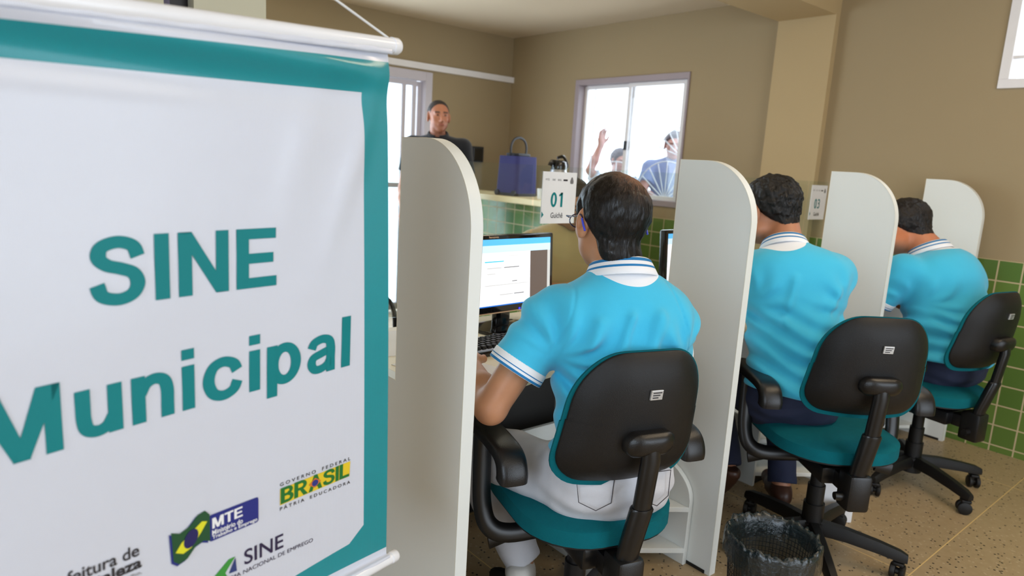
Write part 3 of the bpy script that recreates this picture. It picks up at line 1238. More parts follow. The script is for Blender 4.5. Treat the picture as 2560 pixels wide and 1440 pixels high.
# simple visitor chairs on the far side of the desks
def visitor_chair(x, y, rz, label, seatmat):
    e = empty('visitor_chair', (x, y, 0), rz)
    tag(e, label, 'chair', 'visitor chairs across the desks')
    bm = bmesh.new()
    box(bm, -.22, .22, -.21, .21, .43, .465, bev=.012)
    obj('seat', bm, seatmat, e)
    bm = bmesh.new()
    pillow(bm, rrect(-.2, .2, -.14, .14, .06), lambda s: .02 - .01 * s ** 3, lambda s: -.008, 5, lambda q, w, z: (q, -.22 + w + .5 * q * q - .15 * z, .74 + z))
    obj('backrest', bm, seatmat, e)
    for s in (-1, 1):
        bm = bmesh.new()
        tube(bm, curve([(s * .23, .2, .011), (s * .23, .2, .40), (s * .235, .17, .66), (s * .235, .0, .69), (s * .22, -.21, .68), (s * .2, -.235, .80)], 6), .011, 8)
        obj('arm_frame', bm, M['steel_black'], e)
        bm = bmesh.new()
        tube(bm, [(s * .22, -.22, .68), (s * .22, -.2, .44), (s * .23, -.24, .011)], .011, 8)
        obj('leg', bm, M['steel_black'], e)
    bm = bmesh.new()
    tube(bm, [(-.23, .2, .42), (.23, .2, .42)], .01, 8)
    tube(bm, [(-.22, -.2, .42), (.22, -.2, .42)], .01, 8)
    obj('crossbar', bm, M['steel_black'], e)


visitor_chair(2.42, 2.48, R(180 + 12), 'visitor chair under the person in the khaki shirt', simple('grey_plastic', srgb(90, 92, 96), .5))
visitor_chair(1.33, 2.85, R(195), 'black framed visitor chair with a pale back, left of the first rounded panel', simple('pale_mesh_back', srgb(205, 212, 216), .6))

# ------------------------------------------------------------ waste bin
BN = (1.786, .878)
e = empty('waste_bin', (BN[0], BN[1], 0))
tag(e, 'black mesh waste bin with a plastic liner, right of the second rounded panel', 'waste bin')
H = .33
bm = bmesh.new()
n1_, n2_ = 72, 22
def rad(z):
    return .096 + .028 * z / H
for k in range(n1_):
    a = 2 * math.pi * k / n1_
    tube(bm, [(rad(z) * math.cos(a), rad(z) * math.sin(a), z) for z in (0.01, H * .5, H - .02)], .0011, 4, cap=False)
for j in range(n2_):
    z = .012 + (H - .035) * j / (n2_ - 1)
    tube(bm, [(rad(z) * math.cos(2 * math.pi * k / 48), rad(z) * math.sin(2 * math.pi * k / 48), z) for k in range(48)], .0011, 4, closed=True)
obj('wire_mesh', bm, M['steel_black'], e)
bm = bmesh.new()
tube(bm, [(rad(H) * math.cos(2 * math.pi * k / 64), rad(H) * math.sin(2 * math.pi * k / 64), H - .006) for k in range(64)], (.004, .008), 8, closed=True)
obj('rim', bm, M['steel_black'], e)
bm = bmesh.new()
lathe(bm, [(.0, .0), (.096, .0), (.099, .02), (.097, .022), (.093, .004), (.0, .004)], 48)
obj('base', bm, M['steel_black'], e)
rnd = random.Random(3)
bm = bmesh.new()
segs = 144
prof = [(.02, .03), (.07, .028), (.098, .05), (.104, .12), (.112, .2), (.121, .28), (.130, .315), (.136, .332), (.142, .340), (.149, .336), (.152, .322), (.1525, .300), (.153, .285), (.1535, .268)]
ph = [rnd.uniform(0, 6.28) for _ in range(12)]
rings = []
for j, (r_, z_) in enumerate(prof):
    w = max(0, (j - 4)) / 9
    ring_ = []
    for k in range(segs):
        a = 2 * math.pi * k / segs
        cr = sum(math.sin(a * f + ph[q] + j * .5 * (q - 3)) * amp for q, (f, amp) in enumerate(((9, .0016), (17, .0014), (31, .0011), (47, .0009), (63, .0007))))
        if j >= 8:
            rr = r_ + abs(cr) * 1.2
        else:
            rr = r_ + cr * (.6 + 1.6 * w) - .002
        zz = z_ + (cr * 2.2 if j > 5 else 0) + (.012 * math.sin(a * 3 + 1) * (j > 10))
        rr *= .87
        ring_.append(bm.verts.new((rr * math.cos(a), rr * math.sin(a), zz)))
    rings.append(ring_)
for a, b in zip(rings, rings[1:]):
    for k in range(segs):
        bm.faces.new((a[k], a[(k + 1) % segs], b[(k + 1) % segs], b[k]))
bm.faces.new(rings[0][::-1])
t = NT('dark_plastic_liner')
t.set(Base_Color=srgb(20, 34, 38), Roughness=.22, Coat_Weight=.4)
t.b.inputs['Specular IOR Level'].default_value = .8
t.bump(t.noise(60, 4, .6), .6, .008)
out = t.t.nodes['Material Output']
tr = t.n('ShaderNodeBsdfTransparent')
mx = t.n('ShaderNodeMixShader')
mx.inputs[0].default_value = .22
t.l(t.b.outputs[0], mx.inputs[1])
t.l(tr.outputs[0], mx.inputs[2])
t.l(mx.outputs[0], out.inputs[0])
obj('bin_liner', bm, t.m, e, ang=180, label='crinkled dark plastic liner folded over the rim')

# ------------------------------------------------------------ things on the counter
e = empty('cooler_bag', (3.46, 4.10, 1.10), R(8))
tag(e, 'navy blue box-shaped carrier with a tall black handle on the counter', 'cooler bag')
bm = bmesh.new()
for z0_, z1_, w0, w1_ in ((.02, .30, .125, .118),):
    a = [bm.verts.new((p[0], p[1], z0_)) for p in rrect(-w0, w0, -.11, .11, .03)]
    b = [bm.verts.new((p[0], p[1], z1_)) for p in rrect(-w1_, w1_, -.10, .10, .03)]
    bm.faces.new(a[::-1])
    bm.faces.new(b)
    for k in range(len(a)):
        bm.faces.new((a[k], a[(k + 1) % len(a)], b[(k + 1) % len(a)], b[k]))
obj('body', bm, M['blue_bag'], e)
bm = bmesh.new()
prism(bm, rrect(-.128, .128, -.113, .113, .03), 0, .022, 2, bev=.004)
obj('base', bm, M['bag_black'], e)
bm = bmesh.new()
prism(bm, rrect(-.09, .09, -.06, .06, .03), .30, .322, 2, bev=.005)
obj('lid', bm, M['bag_black'], e)
bm = bmesh.new()
tube(bm, curve([(-.085, 0, .285), (-.088, 0, .37), (-.06, 0, .42), (0, 0, .44), (.06, 0, .42), (.088, 0, .37), (.085, 0, .285)], 6), (.007, .010), 8)
obj('handle', bm, M['bag_black'], e)
for s in (-1, 1):
    bm = bmesh.new()
    tube(bm, [(-.12, s * .085, .022), (-.135, s * .085, .022)], .022, 14)
    obj('wheel', bm, M['bag_black'], e)

e = empty('airpot', (3.42, 3.60, 1.10))
tag(e, 'steel pump flask with a black top behind the 01 sign', 'flask')
bm = bmesh.new()
lathe(bm, [(0, 0), (.062, 0), (.064, .02), (.064, .19), (.055, .22), (0, .22)], 28)
obj('body', bm, M['metal_flask'], e)
bm = bmesh.new()
lathe(bm, [(0, .22), (.056, .22), (.058, .245), (.05, .275), (.03, .285), (0, .286)], 28)
tube(bm, curve([(-.01, .0, .262), (-.07, .0, .268), (-.088, .0, .24)], 5), [.02] * 6 + [.016] * 5, 10)
obj('pump_lid', bm, M['mon_black'], e)
bm = bmesh.new()
tube(bm, curve([(.055, 0, .215), (.085, 0, .25), (.04, 0, .31), (-.02, 0, .30)], 5), (.006, .012), 8)
obj('handle', bm, M['mon_black'], e)
bm = bmesh.new()
lathe(bm, [(0, 0), (.03, 0), (.036, .075), (.033, .075), (.028, .004), (0, .004)], 20)
o = obj('plastic_cup', bm, M['white'])
o.location = (3.40, 3.74, 1.10)
tag(o, 'white plastic cup on the counter beside the blue carrier', 'cup')


# ------------------------------------------------------------ the hanging banner
BP = Vector((.595, 1.044, 0))
BU = Vector((.975, .223, 0)).normalized()
BN_ = Vector((BU.y, -BU.x, 0))         # towards the camera side
ZA, ZB = 1.497, .615                   # top and bottom of the printed field
WB = .76


def bend(u, z):
    q = (z - ZB) / (ZA - ZB)
    b = .0035 * math.sin(3.1 * q + 6 * u) + .003 * math.sin(9 * u + 2.2 * q)
    b += .017 * math.exp(-((z - 1.478) / .022) ** 2) * (.5 + .5 * math.tanh((-.05 - u) / .08))
    b -= .008 * math.exp(-((z - 1.435) / .03) ** 2) * (.5 + .5 * math.tanh((-.05 - u) / .08))
    d = (u - .0) + (1.497 - z) * .9            # pull at the upper right corner
    b += .004 * math.exp(-((u + .05 + .35 * (1.42 - z)) / .022) ** 2) * max(0, 1 - abs(z - 1.33) / .22)
    b += .003 * math.exp(-((u + .16 + .25 * (1.42 - z)) / .03) ** 2) * max(0, 1 - abs(z - 1.36) / .2)
    return b


def bplace(u, z, off=0):
    return BP + BU * u + BN_ * (bend(u, z) + off) + Vector((0, 0, z))


def sheet_uz(u, z):
    """skew measured on the hanging sheet"""
    s = .0 if z < .7 else .03 * min(1, (z - .7) / .73) + (.035 * max(0, min(1, (z - 1.43) / .07)))
    return u + .033 * (ZA - z) - .012, z + s * (u + .01)


ban = empty('banner', BP + Vector((0, 0, 1.5)) - BU * WB / 2)
tag(ban, 'large white and teal hanging banner reading SINE Municipal in the left foreground', 'banner')
BI = Matrix.Translation(-Vector(ban.location))


def bpar(o):
    o.parent = ban
    o.matrix_parent_inverse = BI
    return o


bm = bmesh.new()
uvd = {}
NU, NZ = 110, 130
zs = [ZB - .012 + (ZA + .012 - ZB + .012) * j / NZ for j in range(NZ + 1)]
grid = []
for j, z in enumerate(zs):
    row = []
    for i in range(NU + 1):
        u = -WB + WB * i / NU
        uu, zz = sheet_uz(u, z)
        v = bm.verts.new(bplace(uu, zz))
        uvd[v] = (u, z)
        row.append(v)
    grid.append(row)
# the sheet wraps round both rods
RT, RBt = .0145, .0125
for (row0, zc, rr, sgn) in ((grid[-1], ZA + .012 + RT * 1.05, RT, 1), (grid[0], ZB - .012 - RBt * 1.05, RBt, -1)):
    prev = row0
    for k in range(0, 15):
        a = R(-38 + 20 * k)
        row = []
        for i in range(NU + 1):
            u = -WB + WB * i / NU
            uu, zz = sheet_uz(u, zc - sgn * rr * math.cos(a) * 1.0)
            wr = 1 + .05 * math.sin(u * 90 + k) * (k > 3)
            p = BP + BU * uu + BN_ * (bend(uu, zc) * .5 + rr * math.sin(a + R(50)) * wr) + Vector((0, 0, zz))
            a2 = R(-38 + 20 * k)
            v = bm.verts.new(p)
            uvd[v] = (u, 2 if sgn > 0 else 0)
            row.append(v)
        for i in range(NU):
            bm.faces.new((prev[i], prev[i + 1], row[i + 1], row[i]))
        prev = row
for a, b in zip(grid, grid[1:]):
    for i in range(NU):
        bm.faces.new((a[i], a[i + 1], b[i + 1], b[i]))
uvl = bm.loops.layers.uv.new('uz')
for f in bm.faces:
    for lp in f.loops:
        lp[uvl].uv = uvd[lp.vert]
t = NT('printed_banner_vinyl')
uvn = t.n('ShaderNodeUVMap', uv_map='uz')
sp = t.n('ShaderNodeSeparateXYZ')
t.l(uvn.outputs[0], sp.inputs[0])
U_, Z_ = sp.outputs[0], sp.outputs[1]
mr = -.054
inner = t.math('MULTIPLY', t.math('LESS_THAN', U_, mr), t.math('GREATER_THAN', U_, -WB - mr))
inner = t.math('MULTIPLY', inner, t.math('LESS_THAN', Z_, 1.4465))
inner = t.math('MULTIPLY', inner, t.math('GREATER_THAN', t.math('SUBTRACT', Z_, t.math('MULTIPLY', U_, .10)), .667))
inner = t.math('MULTIPLY', inner, t.math('LESS_THAN', t.math('SUBTRACT', U_, t.math('MULTIPLY', Z_, 1.25)), mr - .684 * 1.25))
field = t.math('MULTIPLY', t.math('LESS_THAN', Z_, 1.4975), t.math('GREATER_THAN', Z_, .6155))
teal = t.math('MULTIPLY', field, t.math('SUBTRACT', 1, inner))
t.l(t.mix(teal, srgb(214, 217, 229), srgb(0, 142, 152)), t.b.inputs['Base Color'])
t.set(Roughness=.34, Coat_Weight=.45, Coat_Roughness=.14)
ridge = t.math('MULTIPLY', t.math('SINE', t.math('MULTIPLY', U_, 2600)), .12)
big = t.noise(9, 2, .5, vec=uvn.outputs[0])
t.bump(t.math('ADD', ridge, big), .35, .004)
M['vinyl'] = t.m
bpar(obj('banner_sheet', bm, M['vinyl'], ang=80))

for zc, rr, nm in ((ZA + .012 + RT * 1.05, RT, 'top_rod'), (ZB - .012 - RBt * 1.05, RBt, 'bottom_rod')):
    bm = bmesh.new()
    def rp(u):
        uu, zz = sheet_uz(u, zc)
        return BP + BU * uu + BN_ * 0.004 + Vector((0, 0, zz))
    tube(bm, [rp(-WB - .03), rp(-WB / 2), rp(.012), rp(.021), rp(.0225)], [rr * .86, rr * .86, rr * .86, rr * .84, rr * .6], 24)
    r_ = bpar(obj(nm, bm, M['rod']))
    bm = bmesh.new()
    tube(bm, [rp(.007), rp(.019), rp(.0228)], [rr * .95, rr * .95, rr * .8], 24)
    c_ = obj('end_cap', bm, M['rod'])
    c_.parent = r_
    c_.matrix_parent_inverse = Matrix.Identity(4)
bm = bmesh.new()
zc = ZA + .012 + RT
def rp(u, dz=0):
    uu, zz = sheet_uz(u, zc)
    return BP + BU * uu + Vector((0, 0, zz + dz))
apex = BP + BU * (-WB / 2 - .0) + Vector((0, 0, 1.665))
tube(bm, [rp(.004, RT * .9), apex], .0019, 8)
tube(bm, [rp(-WB - .006, RT * .9), apex], .0019, 8)
tube(bm, [apex, Vector((apex.x, apex.y, ZN))], .0019, 8)
bpar(obj('hanging_cord', bm, M['cord']))

# printing on the banner
C_ = .02
def bp_(layer):
    return lambda u, z: bplace(u, z, .0006 + .0004 * layer)
def bw(name, s, x0, x1, z0, z1, mat, bold=0.0, layer=1, tilt=0.0):
    def pl(u, z):
        return bplace(u, z + (u - x0) * tilt, .0006 + .0004 * layer)
    return bpar(writing(name, s, x0, x1, z0, z1, mat, None, pl, bold, cut=C_))
def bs(name, pts, mat, layer=1):
    return bpar(shape(name, pts, mat, None, bp_(layer), cut=C_))

TP = M['teal_print']
def bg_(name, s, x0, x1, z0, cap, mat, tilt, layer=1, gap=.125):
    return bpar(glyph_writing(name, s, x0, x1, z0, cap, mat, lambda u, z: bplace(u, z + (u - x0) * tilt, .0006 + .0004 * layer), gap, C_))
bg_('headline', 'SINE', -.473, -.2195, 1.1455, .0865, TP, .012)
bg_('headline', 'M', -.598, -.511, .975, .0845, TP, .03)
bg_('headline', 'unicipal', -.4965, -.081, .982, .0865, TP, .034)
# federal government mark
bs('logo_field', [(-.211, .787), (-.075, .792), (-.074, .820), (-.211, .815)], simple('yellow_print', srgb(232, 200, 40), .4))
bg_('logo_word', 'BRASIL', -.210, -.076, .7885, .0275, simple('green_print', srgb(28, 112, 44), .4), .03, 2, .04)
bs('logo_diamond', [(-.158, .8035), (-.146, .813), (-.134, .8045), (-.146, .795)], simple('orange_print', srgb(214, 120, 40), .4), 3)
bs('logo_globe', [(-.146 + .0062 * math.cos(R(a)), .804 + .0058 * math.sin(R(a))) for a in range(0, 360, 20)], simple('blue_print', srgb(40, 50, 130), .4), 4)
bw('small_text', 'G O V E R N O    F E D E R A L', -.211, -.074, .8195, .8255, M['ink'], .01, tilt=.02)
bw('small_text', 'P Á T R I A    E D U C A D O R A', -.211, -.073, .7775, .7850, M['ink'], .01)
# ministry mark
nv = simple('navy_print', srgb(34, 44, 128), .35)
bs('logo_field', rrect(-.330, -.249, .7745, .8165, .004, 3), nv)
wh = M['paper']
bg_('logo_word', 'MTE', -.325, -.276, .794, .0165, wh, .02, 2, .07)
bw('logo_word', 'Ministério do', -.3255, -.276, .7835, .7915, wh, .02, 2)
bw('logo_word', 'Trabalho e Emprego', -.3255, -.2515, .7755, .7830, wh, .02, 2)
fl = [(-.386, .8135), (-.374, .8075), (-.360, .8125), (-.347, .8250), (-.336, .8275), (-.329, .819), (-.329, .777), (-.339, .7815), (-.351, .778), (-.364, .7645), (-.376, .7615), (-.384, .769)]
bs('logo_flag_shadow', [(p[0] - .003, p[1] - .002) for p in fl], nv, 2)
bs('logo_flag', fl, simple('dark_green_print', srgb(24, 78, 44), .4), 3)
bs('logo_diamond', [(-.381, .781), (-.372, .7925), (-.352, .806), (-.341, .813), (-.333, .810), (-.343, .796), (-.358, .779), (-.370, .775)], simple('bright_yellow_print', srgb(226, 222, 40), .4), 4)
bs('logo_globe', [(-.358 + .0105 * math.cos(R(a)) + .003 * math.sin(R(a)), .7935 + .0135 * math.sin(R(a))) for a in range(0, 360, 15)], simple('indigo_print', srgb(30, 26, 90), .4), 5)
# employment system mark
ik = simple('dark_violet_print', srgb(40, 28, 66), .45)
bw('logo_word', 'SINE', -.274, -.2045, .7105, .7360, ik, .01)
bw('small_text', 'SISTEMA NACIONAL DE EMPREGO', -.322, -.1475, .6965, .7035, ik, .0)
bs('logo_arrow', [(-.345, .700), (-.300, .7330), (-.289, .7330), (-.306, .7130), (-.300, .700)], simple('leaf_green_print', srgb(60, 150, 60), .4))
bs('logo_arrow', [(-.300, .7095), (-.289, .7310), (-.287, .708)], simple('deep_blue_print', srgb(46, 60, 120), .4), 2)
# city mark
bw('logo_word', 'Prefeitura de', -.548, -.4295, .8000, .8175, M['ink'], .015)
bw('logo_word', 'Fortaleza', -.520, -.427, .7815, .7980, M['ink'], .03)
bw('small_text', 'Desenvolvimento e Trabalho,', -.548, -.4275, .7715, .7775, M['grey_ink'])

RES_SCALE = 1.0
# ------------------------------------------------------------ implicit-surface modelling for the people
def V3(p):
    return np.array(p, float)


def rc(a, b, ra, rb):
    a, b = V3(a), V3(b)
    ba = b - a
    L2 = float(ba @ ba)
    def f(P):
        h = np.clip(((P - a) @ ba) / L2, 0, 1)
        return np.linalg.norm(P - a - h[:, None] * ba, axis=1) - (ra + h * (rb - ra))
    return f


def el(c, r, rot=None):
    c, r = V3(c), V3(r)
    Rm = None if rot is None else np.array(rot)
    def f(P):
        q = P - c
        if Rm is not None:
            q = q @ Rm
        k0 = np.linalg.norm(q / r, axis=1)
        k1 = np.linalg.norm(q / (r * r), axis=1) + 1e-9
        return k0 * (k0 - 1) / k1
    return f


def smin(a, b, k):
    h = np.clip(.5 + .5 * (b - a) / k, 0, 1)
    return b * (1 - h) + a * h - k * h * (1 - h)


def smax(a, b, k):
    return -smin(-a, -b, k)


def union(lst):
    """lst of (fn, k)"""
    def f(P):
        d = lst[0][0](P)
        for g, k in lst[1:]:
            d = smin(d, g(P), k)
        return d
    return f


def polygonize(fn, lo, hi, res):
    lo, hi = V3(lo), V3(hi)
    n = np.ceil((hi - lo) / res).astype(int) + 1
    B = 8
    nb = np.ceil(n / B).astype(int)
    n = nb * B
    cx = [lo[i] + (np.arange(nb[i]) * B + B / 2) * res for i in range(3)]
    G = np.stack(np.meshgrid(*cx, indexing='ij'), -1).reshape(-1, 3)
    dc = fn(G)
    act = np.abs(dc) < B * res * 1.25
    vol = np.repeat(np.repeat(np.repeat(dc.reshape(nb), B, 0), B, 1), B, 2).astype(np.float32)
    ids = np.argwhere(act.reshape(nb))
    off = np.stack(np.meshgrid(*[np.arange(B)] * 3, indexing='ij'), -1).reshape(-1, 3)
    for s in range(0, len(ids), 400):
        I = (ids[s:s + 400][:, None, :] * B + off[None]).reshape(-1, 3)
        vol[I[:, 0], I[:, 1], I[:, 2]] = fn(lo + I * res)
    ins = vol < 0
    # surface nets
    c = np.zeros(tuple(n - 1), int)
    for dx in (0, 1):
        for dy in (0, 1):
            for dz in (0, 1):
                c += ins[dx:n[0] - 1 + dx, dy:n[1] - 1 + dy, dz:n[2] - 1 + dz]
    cell = np.argwhere((c > 0) & (c < 8))
    idx = -np.ones(tuple(n - 1), int)
    idx[cell[:, 0], cell[:, 1], cell[:, 2]] = np.arange(len(cell))
    acc = np.zeros((len(cell), 3))
    cnt = np.zeros(len(cell))
    cor = [(a, b, d) for a in (0, 1) for b in (0, 1) for d in (0, 1)]
    for i in range(8):
        for j in range(i + 1, 8):
            A, Bc = np.array(cor[i]), np.array(cor[j])
            if np.abs(A - Bc).sum() != 1:
                continue
            a = cell + A
            b = cell + Bc
            va = vol[a[:, 0], a[:, 1], a[:, 2]]
            vb = vol[b[:, 0], b[:, 1], b[:, 2]]
            mk = (va < 0) != (vb < 0)
            t = np.where(mk, va / np.where(mk, va - vb, 1), 0)
            acc[mk] += (A + t[:, None] * (Bc - A))[mk]
            cnt[mk] += 1
    verts = lo + (cell + acc / cnt[:, None]) * res
    faces = []
    for ax in range(3):
        s0 = [slice(None)] * 3
        s1 = [slice(None)] * 3
        s0[ax] = slice(0, -1)
        s1[ax] = slice(1, None)
        ch = np.argwhere(ins[tuple(s0)] != ins[tuple(s1)])
        o1, o2 = (ax + 1) % 3, (ax + 2) % 3
        ch = ch[(ch[:, o1] > 0) & (ch[:, o2] > 0) & (ch[:, o1] < n[o1] - 1) & (ch[:, o2] < n[o2] - 1) & (ch[:, ax] < n[ax] - 1)]
        e1 = np.zeros(3, int)
        e1[o1] = 1
        e2 = np.zeros(3, int)
        e2[o2] = 1
        q = []
        for d in (-e1 - e2, -e2, 0 * e1, -e1):
            k = ch + d
            q.append(idx[k[:, 0], k[:, 1], k[:, 2]])
        q = np.stack(q, 1)
        flip = ~ins[ch[:, 0], ch[:, 1], ch[:, 2]]
        q[flip] = q[flip][:, ::-1]
        faces.append(q[(q >= 0).all(1)])
    return verts, np.concatenate(faces)


def sdf_mesh(name, fn, lo, hi, res, mat, parent=None, attrs=None, label=None):
    res = res * RES_SCALE
    Vt, Fc = polygonize(fn, lo, hi, res)
    # project once more onto the surface for smoothness
    eps = res * .5
    for _ in range(2):
        d = fn(Vt)
        g = np.stack([fn(Vt + np.eye(3)[i] * eps) - fn(Vt - np.eye(3)[i] * eps) for i in range(3)], 1) / (2 * eps)
        gn = np.maximum((g * g).sum(1), .2)
        st = np.clip(d / gn, -res * .5, res * .5)
        Vt = Vt - g * st[:, None] * .8
    me = bpy.data.meshes.new(name)
    me.vertices.add(len(Vt))
    me.vertices.foreach_set('co', Vt.astype(np.float32).ravel())
    me.loops.add(Fc.size)
    me.loops.foreach_set('vertex_index', Fc.astype(np.int32).ravel())
    me.polygons.add(len(Fc))
    me.polygons.foreach_set('loop_start', np.arange(0, Fc.size, 4, dtype=np.int32))
    me.polygons.foreach_set('use_smooth', [True] * len(Fc))
    me.update(calc_edges=True)
    me.validate()
    for an, af in (attrs or {}).items():
        at = me.attributes.new(an, 'FLOAT', 'POINT')
        at.data.foreach_set('value', af(Vt).astype(np.float32))
    return link(name, me, mat, parent, label)


def rotm(az=0, pitch=0, roll=0):
    """columns = local axes; az turns to the right, pitch lowers the face"""
    return np.array(Matrix.Rotation(R(-az), 3, 'Z') @ Matrix.Rotation(R(-pitch), 3, 'X') @ Matrix.Rotation(R(roll), 3, 'Y'))


def nz(P, f, ph):
    """cheap smooth noise"""
    q = P * f
    return (np.sin(q[:, 0] * 1.7 + 1.3 * np.sin(q[:, 2] * 1.1 + ph) + ph) + np.sin(q[:, 1] * 1.9 + 1.5 * np.sin(q[:, 0] * .9 - ph) + 2 * ph)
            + np.sin(q[:, 2] * 1.6 + 1.4 * np.sin(q[:, 1] * 1.2 + ph * 3))) / 3


# materials of the people
def skin_mat(name, col, dark, hair=None):
    t = NT(name)
    n = t.noise(26, 4)
    c = t.mix(n, tuple(x * .86 for x in col[:3]) + (1,), tuple(min(1, x * 1.12) for x in col[:3]) + (1,))
    c = t.mix(t.attr('shade'), c, dark)
    c = t.mix(t.attr('lips'), c, srgb(150, 84, 74))
    c = t.mix(t.attr('eye'), c, srgb(38, 26, 22))
    t.l(c, t.b.inputs['Base Color'])
    t.set(Roughness=.48, Subsurface_Weight=.08, Subsurface_Scale=.01)
    t.b.inputs['Subsurface Radius'].default_value = (1, .35, .2)
    t.bump(t.noise(420, 3), .12, .001)
    return t.m


def hair_mat(name, col, bald=None, rough=.42):
    t = NT(name)
    n = t.noise(90, 4, .7, stretch=(5, 1, 1))
    n2 = t.noise(16, 3, .6)
    c = t.mix(n, tuple(x * .5 for x in col[:3]) + (1,), tuple(min(1, x * 1.9) for x in col[:3]) + (1,))
    if bald:
        f = t.math('MULTIPLY', t.attr('bald'), t.math('MULTIPLY_ADD', t.noise(120, 4, .8, stretch=(6, 1, 1)), 2.4, -.05))
        f = t.math('MINIMUM', t.math('MAXIMUM', f, 0), .8)
        c = t.mix(f, c, bald)
    t.l(c, t.b.inputs['Base Color'])
    t.set(Roughness=rough)
    t.bump(t.math('ADD', n, t.math('MULTIPLY', n2, .5)), .7, .005)
    return t.m


def knit(name, col, white_attr=None):
    t = NT(name)
    n = t.noise(5, 3)
    c = t.mix(n, tuple(x * .93 for x in col[:3]) + (1,), tuple(min(1, x * 1.06) for x in col[:3]) + (1,))
    if white_attr:
        a = t.attr(white_attr)
        c = t.mix(t.math('GREATER_THAN', a, 0), c, srgb(240, 242, 248))
    t.l(c, t.b.inputs['Base Color'])
    t.set(Roughness=.85, Sheen_Weight=.25)
    t.b.inputs['Specular IOR Level'].default_value = .25
    t.bump(t.math('ADD', t.noise(1100, 2), t.math('MULTIPLY', t.noise(30, 3, .6), .8)), .22, .003)
    return t.m


def stripes(name, bands):
    """white knit with blue bands; attribute st in metres"""
    t = NT(name)
    a = t.attr('st')
    c = (.88, .89, .93, 1)
    for lo, hi in bands:
        f = t.math('MULTIPLY', t.math('GREATER_THAN', a, lo), t.math('LESS_THAN', a, hi))
        c = t.mix(f, c, srgb(28, 122, 184))
    t.l(c, t.b.inputs['Base Color'])
    t.set(Roughness=.8)
    t.bump(t.math('SINE', t.math('MULTIPLY', a, 3000)), .15, .001)
    return t.m


def denim(name, col):
    t = NT(name)
    n = t.noise(9, 4)
    c = t.mix(n, tuple(x * .8 for x in col[:3]) + (1,), tuple(min(1, x * 1.15) for x in col[:3]) + (1,))
    t.l(c, t.b.inputs['Base Color'])
    t.set(Roughness=.85)
    t.bump(t.math('ADD', t.noise(900, 2), t.math('MULTIPLY', t.noise(22, 4, .6), 1.2)), .3, .004)
    return t.m


M['strand'] = simple('black_hair_strand', srgb(17, 13, 12), .35, var=.3, scale=60)
M['polo'] = knit('turquoise_polo_knit', srgb(66, 190, 228), 'yoke')
M['collar'] = stripes('white_collar_with_blue_bands', [(.010, .0135), (.019, .0235)])
M['cuff'] = stripes('white_cuff_with_blue_bands', [(.0, .006), (.012, .0145)])
M['jeans_w'] = denim('pale_grey_jeans', srgb(206, 206, 212))
M['jeans_b'] = denim('dark_blue_jeans', srgb(34, 40, 66))
M['khaki'] = knit('khaki_cloth', srgb(196, 168, 116))
M['black_shirt'] = knit('black_cloth', srgb(26, 28, 34))
M['glare_paled_shirt'] = knit('glare_paled_cloth', srgb(190, 200, 225))  # glare put into the colour of a shirt outside the window


def head_fns(Hc, Hr, ears=True, fat=0.0):
    """skin of the head in world-of-person coordinates; Hr columns are the head axes"""
    Hc = V3(Hc)
    def L(fn):
        return lambda P: fn((P - Hc) @ Hr)
    f = fat
    base = [(el((0, -.014, .028), (.077 + f * .3, .098, .088)), .01), (el((0, .030, -.030), (.062 + f, .064, .082)), .03),
            (el((0, .028, -.068), (.054 + f * 1.3, .054, .038)), .025), (el((0, .066, -.092), (.026 + f, .024, .022)), .02),
            (el((0, .080, .024), (.050, .016, .012)), .02), (rc((0, .088, .012), (0, .116, -.030), .007, .012), .014),
            (el((0, .098, -.036), (.018, .012, .009)), .008), (el((0, .090, -.062), (.025, .012, .008)), .010),
            (el((.038 + f * .5, .062, -.02), (.02, .02, .018)), .02), (el((-.038 - f * .5, .062, -.02), (.02, .02, .018)), .02),
            (el((.032, .074, .006), (.013, .011, .010)), .006), (el((-.032, .074, .006), (.013, .011, .010)), .006)]
    g = union(base)
    def skull(P):
        d = g(P)
        for s in (-1, 1):
            d = smax(d, -el((s * .031, .096, .008), (.017, .012, .011))(P), .010)
            d = smin(d, el((s * .031, .079, .006), (.0125, .0125, .0125))(P), .002)
        return d
    def withears(P):
        d = skull(P)
        for s in (-1, 1):
            Q = P - np.array([s * (.079 + f * .6), -.006, -.006])
            a = R(-22 * s)
            qx = Q[:, 0] * math.cos(a) + Q[:, 1] * math.sin(a)
            qy = -Q[:, 0] * math.sin(a) + Q[:, 1] * math.cos(a)
            qz = Q[:, 2] + .22 * Q[:, 1]
            e = el((0, 0, 0), (.009, .021, .036))(np.stack([qx, qy, qz], 1))
            e = smax(e, -el((s * .008, .003, .003), (.007, .0105, .017))(np.stack([qx, qy, qz], 1)), .004)
            e = smin(e, el((0, .002, -.024), (.007, .010, .011))(np.stack([qx, qy, qz], 1)), .006)
            d = smin(d, e, .006)
        return d
    return L(skull), L(withears)


def hairline(prof):
    ys = np.array([p[0] for p in prof])
    zs_ = np.array([p[1] for p in prof])
    return lambda y: np.interp(y, ys, zs_)


HL_NORMAL = hairline([(-.12, -.088), (-.07, -.080), (-.035, -.050), (-.018, -.010), (-.004, .026), (.016, .026), (.024, -.004), (.038, .0), (.046, .03), (.06, .055), (.08, .072), (.1, .10), (.12, .2)])


HL_LOW = hairline([(-.12, -.114), (-.09, -.114), (-.07, -.112), (-.05, -.090), (-.024, -.035), (-.010, .022), (.012, .028), (.022, .0), (.034, -.010), (.044, .03), (.058, .058), (.075, .074), (.1, .10), (.12, .2)])


